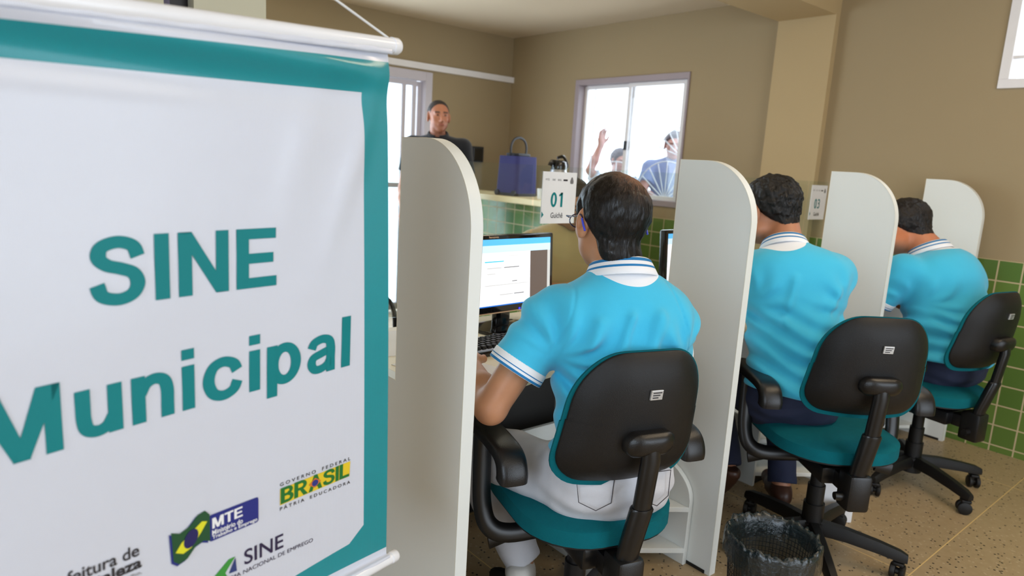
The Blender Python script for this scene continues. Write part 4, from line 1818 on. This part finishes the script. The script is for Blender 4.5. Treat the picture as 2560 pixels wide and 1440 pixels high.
def make_hand(W_, fwd, upv, s, curl=.6):
    """palm + five separate bent fingers; fwd = direction of the fingers, upv = back of the hand, s = +1 right hand"""
    W_, fwd, upv = V3(W_), V3(fwd), V3(upv)
    fwd = fwd / np.linalg.norm(fwd)
    upv = upv - fwd * (upv @ fwd)
    upv /= np.linalg.norm(upv)
    side = np.cross(fwd, upv) * s          # towards the little finger
    out = [(rc(W_, W_ + fwd * .03, .024, .026), .02)]
    pal = W_ + fwd * .052
    rot = np.stack([side, fwd, upv], 1)
    out.append((el(pal, (.040, .048, .015), rot), .015))
    for k, (o, ln) in enumerate(((-.028, .072), (-.009, .080), (.010, .074), (.028, .058))):
        a = W_ + fwd * (.088 - abs(k - 1.3) * .004) + side * o
        d0 = fwd + side * o * 1.2
        d0 /= np.linalg.norm(d0)
        p = a
        ang = .15
        for q, fr in enumerate((.45, .32, .26)):
            d = d0 * math.cos(ang) - upv * math.sin(ang)
            b = p + d * ln * fr
            out.append((rc(p, b, .0088 - q * .0008, .0082 - q * .0008), .004))
            p = b
            ang += curl
    a = W_ + fwd * .022 - side * .026
    d = fwd * .72 - side * .62 - upv * .25
    d /= np.linalg.norm(d)
    b = a + d * .040
    out.append((rc(a, b, .0125, .0105), .012))
    d = fwd * .92 - side * .25 - upv * .28
    d /= np.linalg.norm(d)
    out.append((rc(b, b + d * .032, .0102, .0085), .004))
    return out


def build_person(name, loc, az, p, label, category='person'):
    """p: pose dictionary in the person's own axes (x right, y forward)"""
    g = lambda k, d=None: p.get(k, d)
    Hc, Hr = V3(p['head']), rotm(*p['head_rot'])
    fat = g('fat', 0)
    skull, head = head_fns(Hc, Hr, fat=fat * .1)
    sh, elb, wr = p['sh'], p['el'], p['wr']           # (left, right)
    hip, kn, an = p['hip'], p['kn'], p['an']
    nb = V3(p['neck'])
    bust = g('bust', V3((0, 0, 0)))
    pel, bel, che = V3(p['pelvis']), V3(p['belly']), V3(p['chest'])
    hn = Hc + Hr @ V3((0, -.028, -.075))
    body = [(rc(nb, hn, .060 + fat * .012, .054 + fat * .008), .02),
            (rc(nb + [0, 0, -.03], che, .05, .065), .03), (rc(che, bel, .07, .06), .04), (rc(bel, pel, .06, .06), .04)]
    for i, s in ((0, -1), (1, 1)):
        body += [(rc(nb + [0, 0, -.04], sh[i], .045, .046), .04), (rc(sh[i], elb[i], .047 + fat * .008, .040 + fat * .004), .02),
                 (rc(elb[i], V3(elb[i]) * .6 + V3(wr[i]) * .4, .040, .039 + fat * .003), .012), (rc(V3(elb[i]) * .6 + V3(wr[i]) * .4, wr[i], .039, .026), .02)]
        fd = g('hand_dir', [V3(wr[0]) - V3(elb[0]), V3(wr[1]) - V3(elb[1])])[i]
        body += make_hand(wr[i], fd, g('hand_up', [(0, 0, 1)] * 2)[i], s, g('curl', .35))
        body += [(rc(pel, hip[i], .09, .07), .04), (rc(hip[i], kn[i], .062, .046), .03), (rc(kn[i], an[i], .046, .032), .02),
                 (rc(an[i], V3(an[i]) + V3(p['toe'][i]) * .10 + [0, 0, -.03], .032, .026), .02)]
    arms = union(body)
    fn = lambda P: smin(arms(P), head(P), .022)
    allp = np.array([V3(x) for k in ('sh', 'el', 'wr', 'hip', 'kn', 'an') for x in p[k]] + [Hc, nb, pel])
    lo = allp.min(0) - .26
    hi = allp.max(0) + .22
    lo[2] = max(lo[2], .005)
    hl = g('hairline', HL_NORMAL)
    def toL(P):
        return (P - Hc) @ Hr
    sk = skin_mat(name + '_skin', p['skin'], p['skin_dark'])
    at = {'lips': lambda P: (el((0, .098, -.062), (.024, .018, .009))(toL(P)) < 0) * .7,
          'eye': lambda P: np.maximum((np.minimum(el((.031, .092, .006), (.009, .012, .006))(toL(P)), el((-.031, .092, .006), (.009, .012, .006))(toL(P))) < 0) * .9,
                                      ((np.abs(np.abs(toL(P)[:, 0]) - .031) < .019) & (np.abs(toL(P)[:, 2] - .027) < .0045) & (toL(P)[:, 1] > .06)) * .85),
          'shade': lambda P: np.clip((toL(P)[:, 1] - .0) / .03, 0, 1) * np.clip((-.045 - toL(P)[:, 2]) / .02, 0, 1) * (np.linalg.norm(toL(P), axis=1) < .16) * g('beard', .35)}
    root = sdf_mesh('person', fn, lo, hi, g('res', .0048), sk, None, at)
    root.location = (loc[0], loc[1], loc[2] if len(loc) > 2 else 0)
    root.rotation_euler = (0, 0, R(-az))
    tag(root, label, category)

    # hair
    ht = g('hair_t', .010)
    neckf = rc(nb, hn, .060 + fat * .012, .054 + fat * .008)
    def hairf(P):
        q = toL(P)
        lump = .0028 * nz(q, 95, 1.7) + .0012 * nz(q, 210, .4) + .0014 * nz(q * [3, 1, 1], 120, 2.2)
        thin = 0
        if 'bald' in p:
            thin = p['bald'](q) * .0075
        tp = np.clip((q[:, 2] - hl(q[:, 1])) / .035, .12, 1)
        d = smin(skull(P), neckf(P), .022) - ht * tp - lump * g('hair_rough', 1) * tp + thin * tp
        edge = (hl(q[:, 1]) - q[:, 2]) + .0016 * nz(q, 300, 2)
        return smax(d, edge * .8, .006)
    ha = {'bald': (lambda P: p['bald'](toL(P))) if 'bald' in p else (lambda P: np.zeros(len(P)))}
    sdf_mesh('hair', hairf, Hc - .15, Hc + .15, g('hres', .0030), p['hair_mat'], root, ha)

    ns = g('strands', 0)
    if ns:
        hm = root.children[0].data
        hv = np.empty(len(hm.vertices) * 3)
        hm.vertices.foreach_get('co', hv)
        hv = hv.reshape(-1, 3)
        rs = np.random.RandomState(5)
        P = hv[rs.randint(0, len(hv), ns)] + rs.normal(0, .001, (ns, 3))
        if 'bald' in p:
            P = P[rs.rand(len(P)) > p['bald'](toL(P)) * .95]
        crown = Hc + Hr @ V3((.015, -.055, .10))
        def grad(P):
            e_ = .002
            q = np.stack([hairf(P + np.eye(3)[i] * e_) - hairf(P - np.eye(3)[i] * e_) for i in range(3)], 1)
            return q / (np.linalg.norm(q, axis=1)[:, None] + 1e-9)
        jit = rs.normal(0, .28, P.shape)
        lay, nrm_ = [], []
        K = 5
        for k in range(K + 1):
            n_ = grad(P)
            P = P - n_ * (hairf(P) - .0004 - .0011 * (k / K) * rs.rand(len(P)))[:, None]
            f_ = (P - crown)
            f_ /= np.linalg.norm(f_, axis=1)[:, None]
            f_ = f_ * .8 + Hr @ V3((.0, .0, -.5)) + jit
            f_ -= n_ * (f_ * n_).sum(1)[:, None]
            f_ /= np.linalg.norm(f_, axis=1)[:, None] + 1e-9
            sd = np.cross(n_, f_) * (.00030 * (1 - .7 * k / K))
            lay.append((P - sd, P + sd))
            P = P + f_ * .0045
        m_ = len(P)
        VV = np.concatenate([x for pr in lay for x in pr])
        FF = []
        ar = np.arange(m_)
        for k in range(K):
            a0, b0, a1, b1 = [ar + m_ * (2 * k + q) for q in range(4)]
            FF.append(np.stack([a0, b0, b1, a1], 1))
        FF = np.concatenate(FF)
        me = bpy.data.meshes.new('hair_strands')
        me.vertices.add(len(VV))
        me.vertices.foreach_set('co', VV.astype(np.float32).ravel())
        me.loops.add(FF.size)
        me.loops.foreach_set('vertex_index', FF.astype(np.int32).ravel())
        me.polygons.add(len(FF))
        me.polygons.foreach_set('loop_start', np.arange(0, FF.size, 4, dtype=np.int32))
        me.update(calc_edges=True)
        st_ = link('hair_strands', me, g('strand_mat', M['strand']), root)
        st_['kind'] = 'stuff'

    # shirt
    fr = g('sleeve', .62)
    shp = p['shirt_parts'](p)
    tors = union(shp)
    sl = []
    ends = []
    for i in (0, 1):
        a, b = V3(sh[i]), V3(elb[i])
        e_ = a + (b - a) * fr
        ends.append((e_, (b - a) / np.linalg.norm(b - a)))
        sl.append(rc(a, a + (b - a) * (fr + .2), g('sl_r', .064), g('sl_r2', .068)))
    folds = g('folds', lambda P: 0)
    hem = g('hem', -9)
    def shirtf(P):
        d = tors(P)
        for i in (0, 1):
            s_ = sl[i](P)
            pl = (P - ends[i][0]) @ ends[i][1]
            s_ = smax(s_, pl, .004)
            d = smin(d, s_, g('arm_k', .035))
        fade = 1
        for i in (0, 1):
            fade = fade * np.clip((np.linalg.norm(P - ends[i][0], axis=1) - .075) / .05, 0, 1)
        d = d + folds(P) * fade
        nd = np.linalg.norm((P - (nb + V3(g('neckcut', (0, .012, .055))))) * [1, 1, .8], axis=1)
        d = smax(d, g('neckr', .074) - nd, .006)
        if hem > 0:
            d = smax(d, hem - P[:, 2] + .012 * np.sin(P[:, 0] * 14 + P[:, 1] * 9), .008)
        return d
    lo2 = np.array([V3(x) for k in ('sh', 'el') for x in p[k]] + [pel, bel]).min(0) - .2
    hi2 = np.array([V3(x) for k in ('sh', 'el') for x in p[k]] + [nb, bel]).max(0) + .2
    yk = g('yoke', None)
    sa = {'yoke': (lambda P: yk(P)) if yk else (lambda P: -np.ones(len(P)))}
    sdf_mesh('shirt', shirtf, lo2, hi2, g('res', .0048), p['shirt'], root, sa)
    if g('cuffs', True):
        for i in (0, 1):
            e_, d_ = ends[i]
            def cf(P, i=i, e_=e_, d_=d_):
                pl = (P - e_) @ d_
                s_ = sl[i](P) - .0022
                inner = sl[i](P) + .006
                return smax(smax(smax(s_, pl - .001, .002), -(pl + .030), .002), -inner, .001)
            sdf_mesh('cuff', cf, e_ - .12, e_ + .12, .0032, M['cuff'], root, {'st': lambda P, e_=e_, d_=d_: -((P - e_) @ d_)}, label='white knitted cuff with blue bands')
    if g('collar', True):
        # folded collar around the neck
        bm = bmesh.new()
        ax = hn - nb
        ax = ax / np.linalg.norm(ax)
        cr = g('collar_rot', 18)
        Cm = rotm(0, cr, 0)
        N = 56
        rows = []
        sts = []
        prof = [(.064, .010, .030), (.0655, .034, .030), (.069, .040, .026), (.074, .036, .0235), (.079, .024, .0165), (.085, .009, .0075), (.090, -.004, .0), (.088, -.006, .0)]
        cc = nb + V3(g('collar_off', (0, .004, .006)))
        cs = g('collar_s', 1.0)
        vst = []
        for j, (r_, h_, st) in enumerate(prof):
            row = []
            for k in range(N + 1):
                t_ = -math.pi * .93 + 2 * math.pi * .93 * k / N      # 0 = back
                fl = .5 + .5 * math.cos(t_)
                rr = (r_ + .004 * (1 - fl)) * cs
                v = Cm @ V3((math.sin(t_) * rr * 1.0, -math.cos(t_) * rr * 1.0, h_ * (.85 + .15 * fl)))
                row.append(bm.verts.new(cc + v))
                vst.append(st)
            rows.append(row)
        for a, b in zip(rows, rows[1:]):
            for k in range(N):
                bm.faces.new((a[k], a[k + 1], b[k + 1], b[k]))
        co = obj('collar', bm, M['collar'], root, ang=180, label='white folded collar with two blue bands')
        at_ = co.data.attributes.new('st', 'FLOAT', 'POINT')
        at_.data.foreach_set('value', np.array(vst, np.float32))
        md = co.modifiers.new('solid', 'SOLIDIFY')
        md.thickness = .0018

    # trousers
    tr = [(el(pel, g('pel_r', (.172, .125, .115))), .02)]
    for i, s in ((0, -1), (1, 1)):
        k_ = V3(kn[i])
        tr += [(rc(hip[i], k_, .092, .068), .05), (rc(k_, V3(an[i]) + [0, 0, .02], .066, g('hemr', .056)), .03)]
    tru = union(tr)
    def trf(P):
        d = tru(P) + .0045 * nz(P, 22, .7) + .0016 * nz(P, 50, 1.9) + .0022 * np.sin(P[:, 2] * 95 + 6 * nz(P, 9, 2)) * np.clip(1 - np.abs(P[:, 2] - .5) * 3, 0, 1)
        top = g('waist', .66)
        d = smax(d, P[:, 2] - top, .01)
        for i in (0, 1):
            nrm = V3(an[i]) - V3(kn[i])
            nrm /= np.linalg.norm(nrm)
            pl = (P - V3(an[i])) @ nrm
            near = np.linalg.norm(P - V3(an[i]), axis=1) < .14
            d = np.where(near, np.maximum(d, pl + .005), d)
        return d
    lo3 = np.array([V3(x) for k in ('hip', 'kn', 'an') for x in p[k]] + [pel]).min(0) - .2
    hi3 = np.array([V3(x) for k in ('hip', 'kn', 'an') for x in p[k]] + [pel]).max(0) + .2
    lo3[2] = .01
    sdf_mesh('trousers', trf, lo3, hi3, g('tres', .0055), p['trousers'], root)
    for i in (0, 1):
        a = V3(an[i])
        td = V3(p['toe'][i])
        td = td / np.linalg.norm(td)
        heel = a - td * .035
        toe = a + td * .165
        base = a[2] - .075
        tilt = td[2] < -.3
        if tilt:
            nd = V3((td[0], td[1], 0)) * td[2] * -1 + V3((0, 0, -1)) * math.hypot(td[0], td[1])
            nd = -V3((td[0] * -td[2], td[1] * -td[2], math.hypot(td[0], td[1]) ** 2)) / max(1e-6, np.linalg.norm((td[0] * td[2], td[1] * td[2], math.hypot(td[0], td[1]) ** 2)))
            heel = heel + nd * .035
            toe = toe + nd * .035
        sh_ = union([(rc(heel, toe, .036, .032) if tilt else rc((heel[0], heel[1], base + .035), (toe[0], toe[1], base + .030), .036, .034), .02), (rc(a + [0, 0, -.02], (a + td * .07 + nd * .02) if tilt else (a + td * .07 + [0, 0, -.045]), .042, .036), .03)])
        def shf(P):
            d = sh_(P)
            d = smax(d, (base - P[:, 2]) if not tilt else ((P - heel) @ nd - .028), .004)
            return smax(d, P[:, 2] - (a[2] + .02), .004)
        so = sdf_mesh('shoe', shf, a - .24, a + .24, .0045, p['shoe'], root)
        if p['shoe'] is M['shoe_w']:
            bm = bmesh.new()
            wv = V3((-td[1], td[0], 0))
            for q in (.05, .085):
                c0_ = a + td * q + [0, 0, -.022 - q * .25]
                tube(bm, [c0_ - wv * .036 + V3((0, 0, -.02)), c0_ - wv * .02, c0_ + wv * .02, c0_ + wv * .036 + V3((0, 0, -.02))], (.011, .003), 8)
            obj('strap', bm, M['paper'], so)
    return root


def polo_parts(w=.0, fatb=0.0, lean=0.0):
    def f(p):
        che, bel, pel, nb = V3(p['chest']), V3(p['belly']), V3(p['pelvis']), V3(p['neck'])
        sh = [V3(x) for x in p['sh']]
        out = [(el(che + [0, .01, 0], (.175 + w, .122 + fatb * .4, .19)), .05), (el(bel + [0, .02 + fatb * .4, 0], (.165 + w + fatb * .3, .122 + fatb, .17)), .07),
               (el(pel + [0, .0, .03], (.178 + w, .128 + fatb * .5, .12)), .05)]
        for i in (0, 1):
            out.append((rc(nb + [0, -.005, -.035], sh[i] + [0, 0, -.004], .058, .060), .05))
            out.append((el(sh[i] * .55 + che * .45 + V3((0, -.045, .01)), (.085, .06, .095)), .05))
        out.append((rc(nb + [0, -.01, -.05], nb + [0, 0, -.005], .085, .066), .035))
        return out
    return f


def ridge(P, a, b, w, amp, taper=.5):
    amp, w = amp * 1.5, w * .85
    """one soft fold along a segment"""
    a, b = V3(a), V3(b)
    ba = b - a
    L2 = ba @ ba
    h = ((P - a) @ ba) / L2
    hc = np.clip(h, 0, 1)
    d = np.linalg.norm(P - a - hc[:, None] * ba, axis=1)
    return -amp * np.exp(-(d / w) ** 2) * np.clip(np.minimum(h + .15, 1.15 - h) * 4, 0, 1)


def radiate(P, a, k, L, amp, ph):
    dx, dz = P[:, 0] - a[0], P[:, 2] - a[2]
    r = np.hypot(dx, dz)
    th = np.arctan2(dz, dx * (1 if a[0] < 0 else -1))
    w = np.sin(th * k + ph + 1.3 * np.sin(r * 22 + ph))
    w = np.sign(w) * np.abs(w) ** 1.0
    return -amp * w * np.exp(-(r / L) ** 2) * (1 - np.exp(-(r / .065) ** 4))


SK1, SK1D = srgb(188, 132, 96), srgb(132, 92, 72)


# ---- first man
def folds1(P):
    d = .0035 * nz(P, 12, .5) + .0012 * nz(P, 30, 1.5)
    d = d + radiate(P, (-.185, 0, .90), 10, .15, .0105, .6) + radiate(P, (.145, 0, .91), 9, .13, .009, 2.0)
    low = np.clip((.88 - P[:, 2]) / .08, 0, 1)
    d = d + low * .005 * np.sin(P[:, 2] * 82 + P[:, 0] * 26 + 2.2 * np.sin(P[:, 0] * 11 + 1) + 1.5 * nz(P, 8, 3))
    up = np.clip((P[:, 2] - .90) / .05, 0, 1) * (P[:, 1] < 0)
    for (a, b, w, am) in (((-.02, -.13, 1.03), (-.06, -.14, .90), .020, .009), ((.05, -.13, 1.03), (.02, -.14, .90), .020, .009), ((-.10, -.12, 1.01), (-.12, -.13, .93), .02, .006)):
        d = d + ridge(P, a, b, w, am)
    # armhole seam
    for s, sx in ((-1, -.176), (1, .130)):
        q = np.abs((P[:, 0] * s - abs(sx) + .006) + .35 * (P[:, 2] - .985))
        d = d + .0022 * np.exp(-(q / .0035) ** 2) * (P[:, 2] > .9)
    return d


def bald1(q):
    crown = np.exp(-(((q[:, 0] - .018) / .040) ** 2 + ((q[:, 1] + .060) / .042) ** 2)) * np.clip((q[:, 2] - .03) / .04, 0, 1)
    top = np.exp(-((q[:, 0] / .045) ** 2 + ((q[:, 1] - .025) / .05) ** 2)) * np.clip((q[:, 2] - .07) / .03, 0, 1) * .75
    mid = np.exp(-((q[:, 0] / .04) ** 2)) * np.clip((q[:, 2] - .09) / .02, 0, 1) * .4
    return np.clip(np.maximum(np.maximum(crown, top), mid), 0, 1)


man1 = dict(
    head=(-.028, .045, 1.218), head_rot=(-7, 7, 2), neck=(-.005, .0, 1.075), chest=(0, -.015, .935), belly=(0, -.02, .76), pelvis=(0, -.01, .575),
    sh=((-.176, .018, .985), (.130, -.005, .985)), el=((-.318, .0, .762), (.215, .14, .77)), wr=((-.325, .235, .800), (.16, .36, .80)),
    hip=((-.09, .02, .545), (.09, .02, .545)), kn=((-.315, .345, .53), (.13, .43, .55)), an=((-.14, .235, .185), (.14, .33, .11)),
    toe=((.45, 1, -.75), (.1, 1, 0)), skin=SK1, skin_dark=SK1D, hair_mat=hair_mat('black_thinning_hair', srgb(15, 12, 12), srgb(150, 104, 78)),
    bald=bald1, collar_off=(0, .004, .014), hair_t=.0095, hair_rough=.55, hairline=HL_LOW, strands=9000, shirt=M['polo'], shirt_parts=polo_parts(-.012, .0), folds=folds1, trousers=M['jeans_w'], shoe=M['shoe_w'],
    hem=.655, waist=.675, res=.0042, tres=.0048, hres=.0026, sleeve=.60, sl_r=.066, sl_r2=.072,
    yoke=lambda P: .078 - np.linalg.norm((P - V3((-.003, -.012, 1.092))) * [.95, 1, 1.25], axis=1))
m1 = build_person('man', (1.285, 1.095), 25, man1, 'man in a turquoise polo shirt with thinning dark hair and glasses, nearest the camera')
# glasses
Hc, Hr = V3(man1['head']), rotm(*man1['head_rot'])
def hp(x, y, z):
    return Vector(Hc + Hr @ V3((x, y, z)))
bm = bmesh.new()
for s in (-1, 1):
    tube(bm, [hp(s * (.034 + .026 * math.cos(R(a))), .108 - .05 * abs(.034 + .026 * math.cos(R(a))) ** 1, .004 + .018 * math.sin(R(a))) for a in range(0, 360, 18)], .0016, 6, closed=True)
    tube(bm, [hp(s * .062, .104, .012), hp(s * .079, .085, .014), hp(s * .0835, .03, .010), hp(s * .0865, -.006, .014), hp(s * .086, -.016, .006)], .0019, 6)
tube(bm, [hp(-.010, .109, .008), hp(0, .112, .012), hp(.010, .109, .008)], .0016, 6)
gl = obj('glasses', bm, M['glasses'], m1)
for s in (-1, 1):
    bm = bmesh.new()
    tube(bm, [hp(s * .0868, -.014, .004), hp(s * .0885, -.026, -.012), hp(s * .0875, -.034, -.026)], .0026, 8)
    obj('temple_tip', bm, M['temple_tip'], gl, label='bright blue tip of the glasses')
bm = bmesh.new()
for s in (-1, 1):
    f = [bm.verts.new(hp(s * (.034 + .025 * math.cos(R(a))), .1065 - .05 * abs(.034 + .025 * math.cos(R(a))), .004 + .017 * math.sin(R(a)))) for a in range(0, 360, 24)]
    bm.faces.new(f)
obj('lens', bm, M['glass'], gl, smooth=False)
stitch = simple('grey_stitching', srgb(70, 66, 70), .8)
for sx in (-1, 1):
    bm = bmesh.new()
    def on(x, z):
        return (sx * x, -.127 + .9 * max(0, x - .06) ** 2 * 6 + (.63 - z) * -.12, z)
    q_ = [on(.035, .628), on(.125, .622), on(.118, .56), on(.08, .545), on(.042, .562)]
    tube(bm, q_ + q_[:1], .0012, 5)
    obj('pocket_seam', bm, stitch, m1)


# ---- second man, leaning over his desk
def folds2(P):
    d = .004 * nz(P, 12, 2.5) + .0016 * nz(P, 28, .3)
    d = d + radiate(P, (-.19, 0, .92), 8, .13, .007, 1.2) + radiate(P, (.13, 0, .93), 8, .12, .007, 2.6)
    d = d + np.clip((.95 - P[:, 2]) / .1, 0, 1) * .0058 * np.sin(P[:, 2] * 88 + P[:, 0] * 34 + 2.0 * np.sin(P[:, 0] * 12 + 2) + 1.8 * nz(P, 9, 1))
    d = d + ridge(P, (.11, -.06, 1.0), (.0, -.12, .80), .022, .008) + ridge(P, (-.06, -.06, 1.02), (-.10, -.10, .85), .02, .007)
    return d


man2 = dict(
    head=(-.080, .205, 1.232), head_rot=(-32, 24, -4), neck=(-.045, .105, 1.090), chest=(-.015, .045, .935), belly=(0, -.02, .755), pelvis=(0, -.03, .585),
    sh=((-.215, .11, 1.015), (.135, .08, 1.015)), el=((-.28, .28, .80), (.15, .28, .79)), wr=((-.14, .46, .80), (.06, .46, .80)),
    hip=((-.09, .02, .545), (.09, .02, .545)), kn=((-.17, .42, .53), (.14, .44, .53)), an=((-.13, .20, .19), (.12, .25, .11)),
    toe=((-.05, 1, -1.1), (.1, 1, 0)), skin=srgb(178, 120, 88), skin_dark=srgb(130, 84, 64), hair_mat=hair_mat('short_black_hair', srgb(16, 13, 13)),
    hair_t=.012, hair_rough=1.5, strands=6000, shirt=M['polo'], shirt_parts=polo_parts(.004, .015), folds=folds2, trousers=M['jeans_b'], shoe=M['shoe_b'],
    hem=.62, waist=.64, sleeve=.58, collar_rot=30, collar_off=(0, .012, .004), neckcut=(0, .03, .05), fat=.5,
    sl_r=.07, sl_r2=.074,
    yoke=lambda P: .080 - np.linalg.norm((P - V3((-.062, .080, 1.098))) * [1, 1, 1.2], axis=1))
build_person('man_two', (2.345, 1.160), 40, man2, 'man in a turquoise polo shirt with thick black hair, leaning at the second desk')


# ---- third man, heavier, bent forward
def folds3(P):
    d = .003 * nz(P, 12, 4.5) + .0012 * nz(P, 28, 2.3)
    d = d + radiate(P, (-.21, 0, .85), 9, .15, .006, .4) + radiate(P, (.19, 0, .88), 8, .13, .006, 2)
    d = d + np.clip((.84 - P[:, 2]) / .06, 0, 1) * .0058 * np.sin(P[:, 2] * 92 + P[:, 0] * 10 + 1.6 * np.sin(P[:, 0] * 10 + 2) + 1.2 * nz(P, 8, 1))
    return d


man3 = dict(
    head=(-.03, .265, 1.165), head_rot=(-6, 32, 0), neck=(0, .135, 1.045), chest=(0, .045, .90), belly=(0, -.02, .735), pelvis=(0, -.03, .575),
    sh=((-.20, .13, .975), (.20, .13, .975)), el=((-.25, .26, .755), (.25, .27, .76)), wr=((-.12, .47, .80), (.12, .47, .80)),
    hip=((-.09, .02, .545), (.09, .02, .545)), kn=((-.14, .44, .53), (.14, .44, .53)), an=((-.12, .36, .11), (.14, .38, .11)),
    toe=((-.05, 1, 0), (.1, 1, 0)), skin=srgb(196, 122, 84), skin_dark=srgb(150, 90, 62), hair_mat=hair_mat('short_dark_brown_hair', srgb(24, 16, 14)),
    hair_t=.010, strands=4000, shirt=M['polo'], shirt_parts=polo_parts(.035, .045), folds=folds3, trousers=M['jeans_b'], shoe=M['shoe_b'],
    hem=.61, waist=.63, sleeve=.66, collar_rot=30, collar_off=(0, .012, .008), neckcut=(0, .03, .05), fat=1.0, sl_r=.078, sl_r2=.076, collar_s=1.08,
    yoke=lambda P: .084 - np.linalg.norm((P - V3((0, .105, 1.055))) * [1, 1, 1.2], axis=1))
build_person('man_three', (3.45, 1.02), 12, man3, 'heavy man in a turquoise polo shirt bent over the third desk near the tiles')

# ---- visitor in khaki, seated across the desk, mostly hidden by the first man
vis = dict(
    head=(0, .06, 1.17), head_rot=(0, 20, 0), neck=(0, .0, 1.02), chest=(0, -.0, .885), belly=(0, -.01, .73), pelvis=(0, -.01, .57),
    sh=((-.18, .01, .965), (.18, .01, .965)), el=((-.22, .10, .74), (.22, .10, .74)), wr=((-.10, .27, .79), (.10, .27, .79)),
    hip=((-.09, .02, .545), (.09, .02, .545)), kn=((-.14, .40, .50), (.14, .40, .50)), an=((-.12, .36, .11), (.14, .36, .11)),
    toe=((-.05, 1, 0), (.1, 1, 0)), skin=SK1, skin_dark=SK1D, hair_mat=hair_mat('brown_hair', srgb(40, 28, 22)),
    hair_t=.010, shirt=M['khaki'], shirt_parts=polo_parts(.03, .0), trousers=M['jeans_b'], shoe=M['shoe_b'], collar=False, cuffs=False, res=.0065, tres=.0075,
    hres=.004, hem=.575, sleeve=.9, neckr=.06)
build_person('visitor', (2.40, 2.46), 193, vis, 'person in a khaki shirt seated across the desk, behind the head of the first man')

# ---- man standing at the back
bk = dict(
    head=(0, .02, 1.655), head_rot=(-18, 0, 0), neck=(0, -.01, 1.50), chest=(0, -.01, 1.33), belly=(0, 0, 1.10), pelvis=(0, 0, .95),
    sh=((-.19, 0, 1.44), (.19, 0, 1.44)), el=((-.25, .0, 1.10), (.25, .0, 1.10)), wr=((-.22, .16, .95), (.22, .16, .95)),
    hip=((-.09, .0, .90), (.09, .0, .90)), kn=((-.10, .02, .50), (.11, .02, .50)), an=((-.10, .0, .10), (.12, .0, .10)),
    toe=((-.1, 1, 0), (.15, 1, 0)), skin=srgb(176, 116, 88), skin_dark=srgb(132, 84, 66), hair_mat=hair_mat('cropped_dark_hair', srgb(44, 36, 32), rough=.7),
    hair_t=.0035, hair_rough=.4, hairline=hairline([(-.12, -.07), (-.07, -.06), (-.03, -.02), (-.01, .026), (.02, .03), (.03, .01), (.04, .045), (.055, .075), (.07, .096), (.1, .13), (.12, .2)]), shirt=M['black_shirt'], shirt_parts=polo_parts(.0, .0), trousers=M['jeans_b'], shoe=M['shoe_b'], collar=True, cuffs=False, res=.0065, tres=.0075,
    hres=.0035, hem=.93, waist=1.05, sleeve=.6)
M_col = M['collar']
M['collar'] = M['black_shirt']
build_person('guard', (2.93, 4.42), 218, bk, 'man with cropped hair in a black shirt standing in front of the glass door')
M['collar'] = M_col

# ---- people outside the bright window; overexposed fading is put into their colours
o1 = dict(
    head=(0, .04, 1.22), head_rot=(0, 10, 0), neck=(0, .0, 1.08), chest=(0, 0, .93), belly=(0, 0, .76), pelvis=(0, 0, .59),
    sh=((-.19, 0, 1.02), (.19, 0, 1.02)), el=((-.33, .0, .80), (.30, .02, 1.12)), wr=((-.3, .2, .72), (.22, .05, 1.36)),
    hip=((-.09, .02, .56), (.09, .02, .56)), kn=((-.14, .42, .54), (.14, .42, .54)), an=((-.12, .40, .11), (.14, .40, .11)),
    toe=((-.05, 1, 0), (.1, 1, 0)), skin=srgb(190, 140, 130), skin_dark=srgb(150, 110, 100), hair_mat=hair_mat('glare_paled_dark_hair', srgb(70, 60, 70)),
    hand_dir=[(0, 1, 0), (0, .1, 1)], hand_up=[(0, 0, 1), (0, -1, 0)],
    hair_t=.010, shirt=M['glare_paled_shirt'], shirt_parts=polo_parts(.0, .0), trousers=M['jeans_b'], shoe=M['shoe_b'], collar=False, cuffs=False, res=.0075, tres=.009,
    hres=.0045, hem=.58, neckr=.06)
build_person('outside', (5.05, 4.50, .2), 200, o1, 'person in a glare-paled shirt raising one arm outside the bright window')
o2 = dict(o1)
o2.update(el=((-.24, .12, .80), (.24, .12, .80)), wr=((-.10, .3, .75), (.10, .3, .75)), shirt=knit('glare_paled_blue_cloth', srgb(140, 154, 196)), hand_dir=[(0, 1, 0), (0, 1, 0)], hand_up=[(0, 0, 1), (0, 0, 1)])
build_person('outside_two', (5.0, 3.82, .36), 230, o2, 'person in a glare-paled blue shirt seated outside the bright window behind the grille')
bm = bmesh.new()
box(bm, 4.75, 5.35, 3.2, 5.0, .58, .64, bev=.01)
for y in (3.3, 4.1, 4.9):
    box(bm, 4.8, 5.3, y - .04, y + .04, .2, .58)
tag(obj('bench', bm, simple('grey_concrete', srgb(170, 170, 172), .8), smooth=False), 'pale bench outside the bright window', 'bench')
bm = bmesh.new()
box(bm, WX + .18, WX + 3.5, 1.5, 6.5, -.08, .2)
struct(obj('ground', bm, simple('pale_paving', srgb(190, 190, 188), .8), smooth=False))
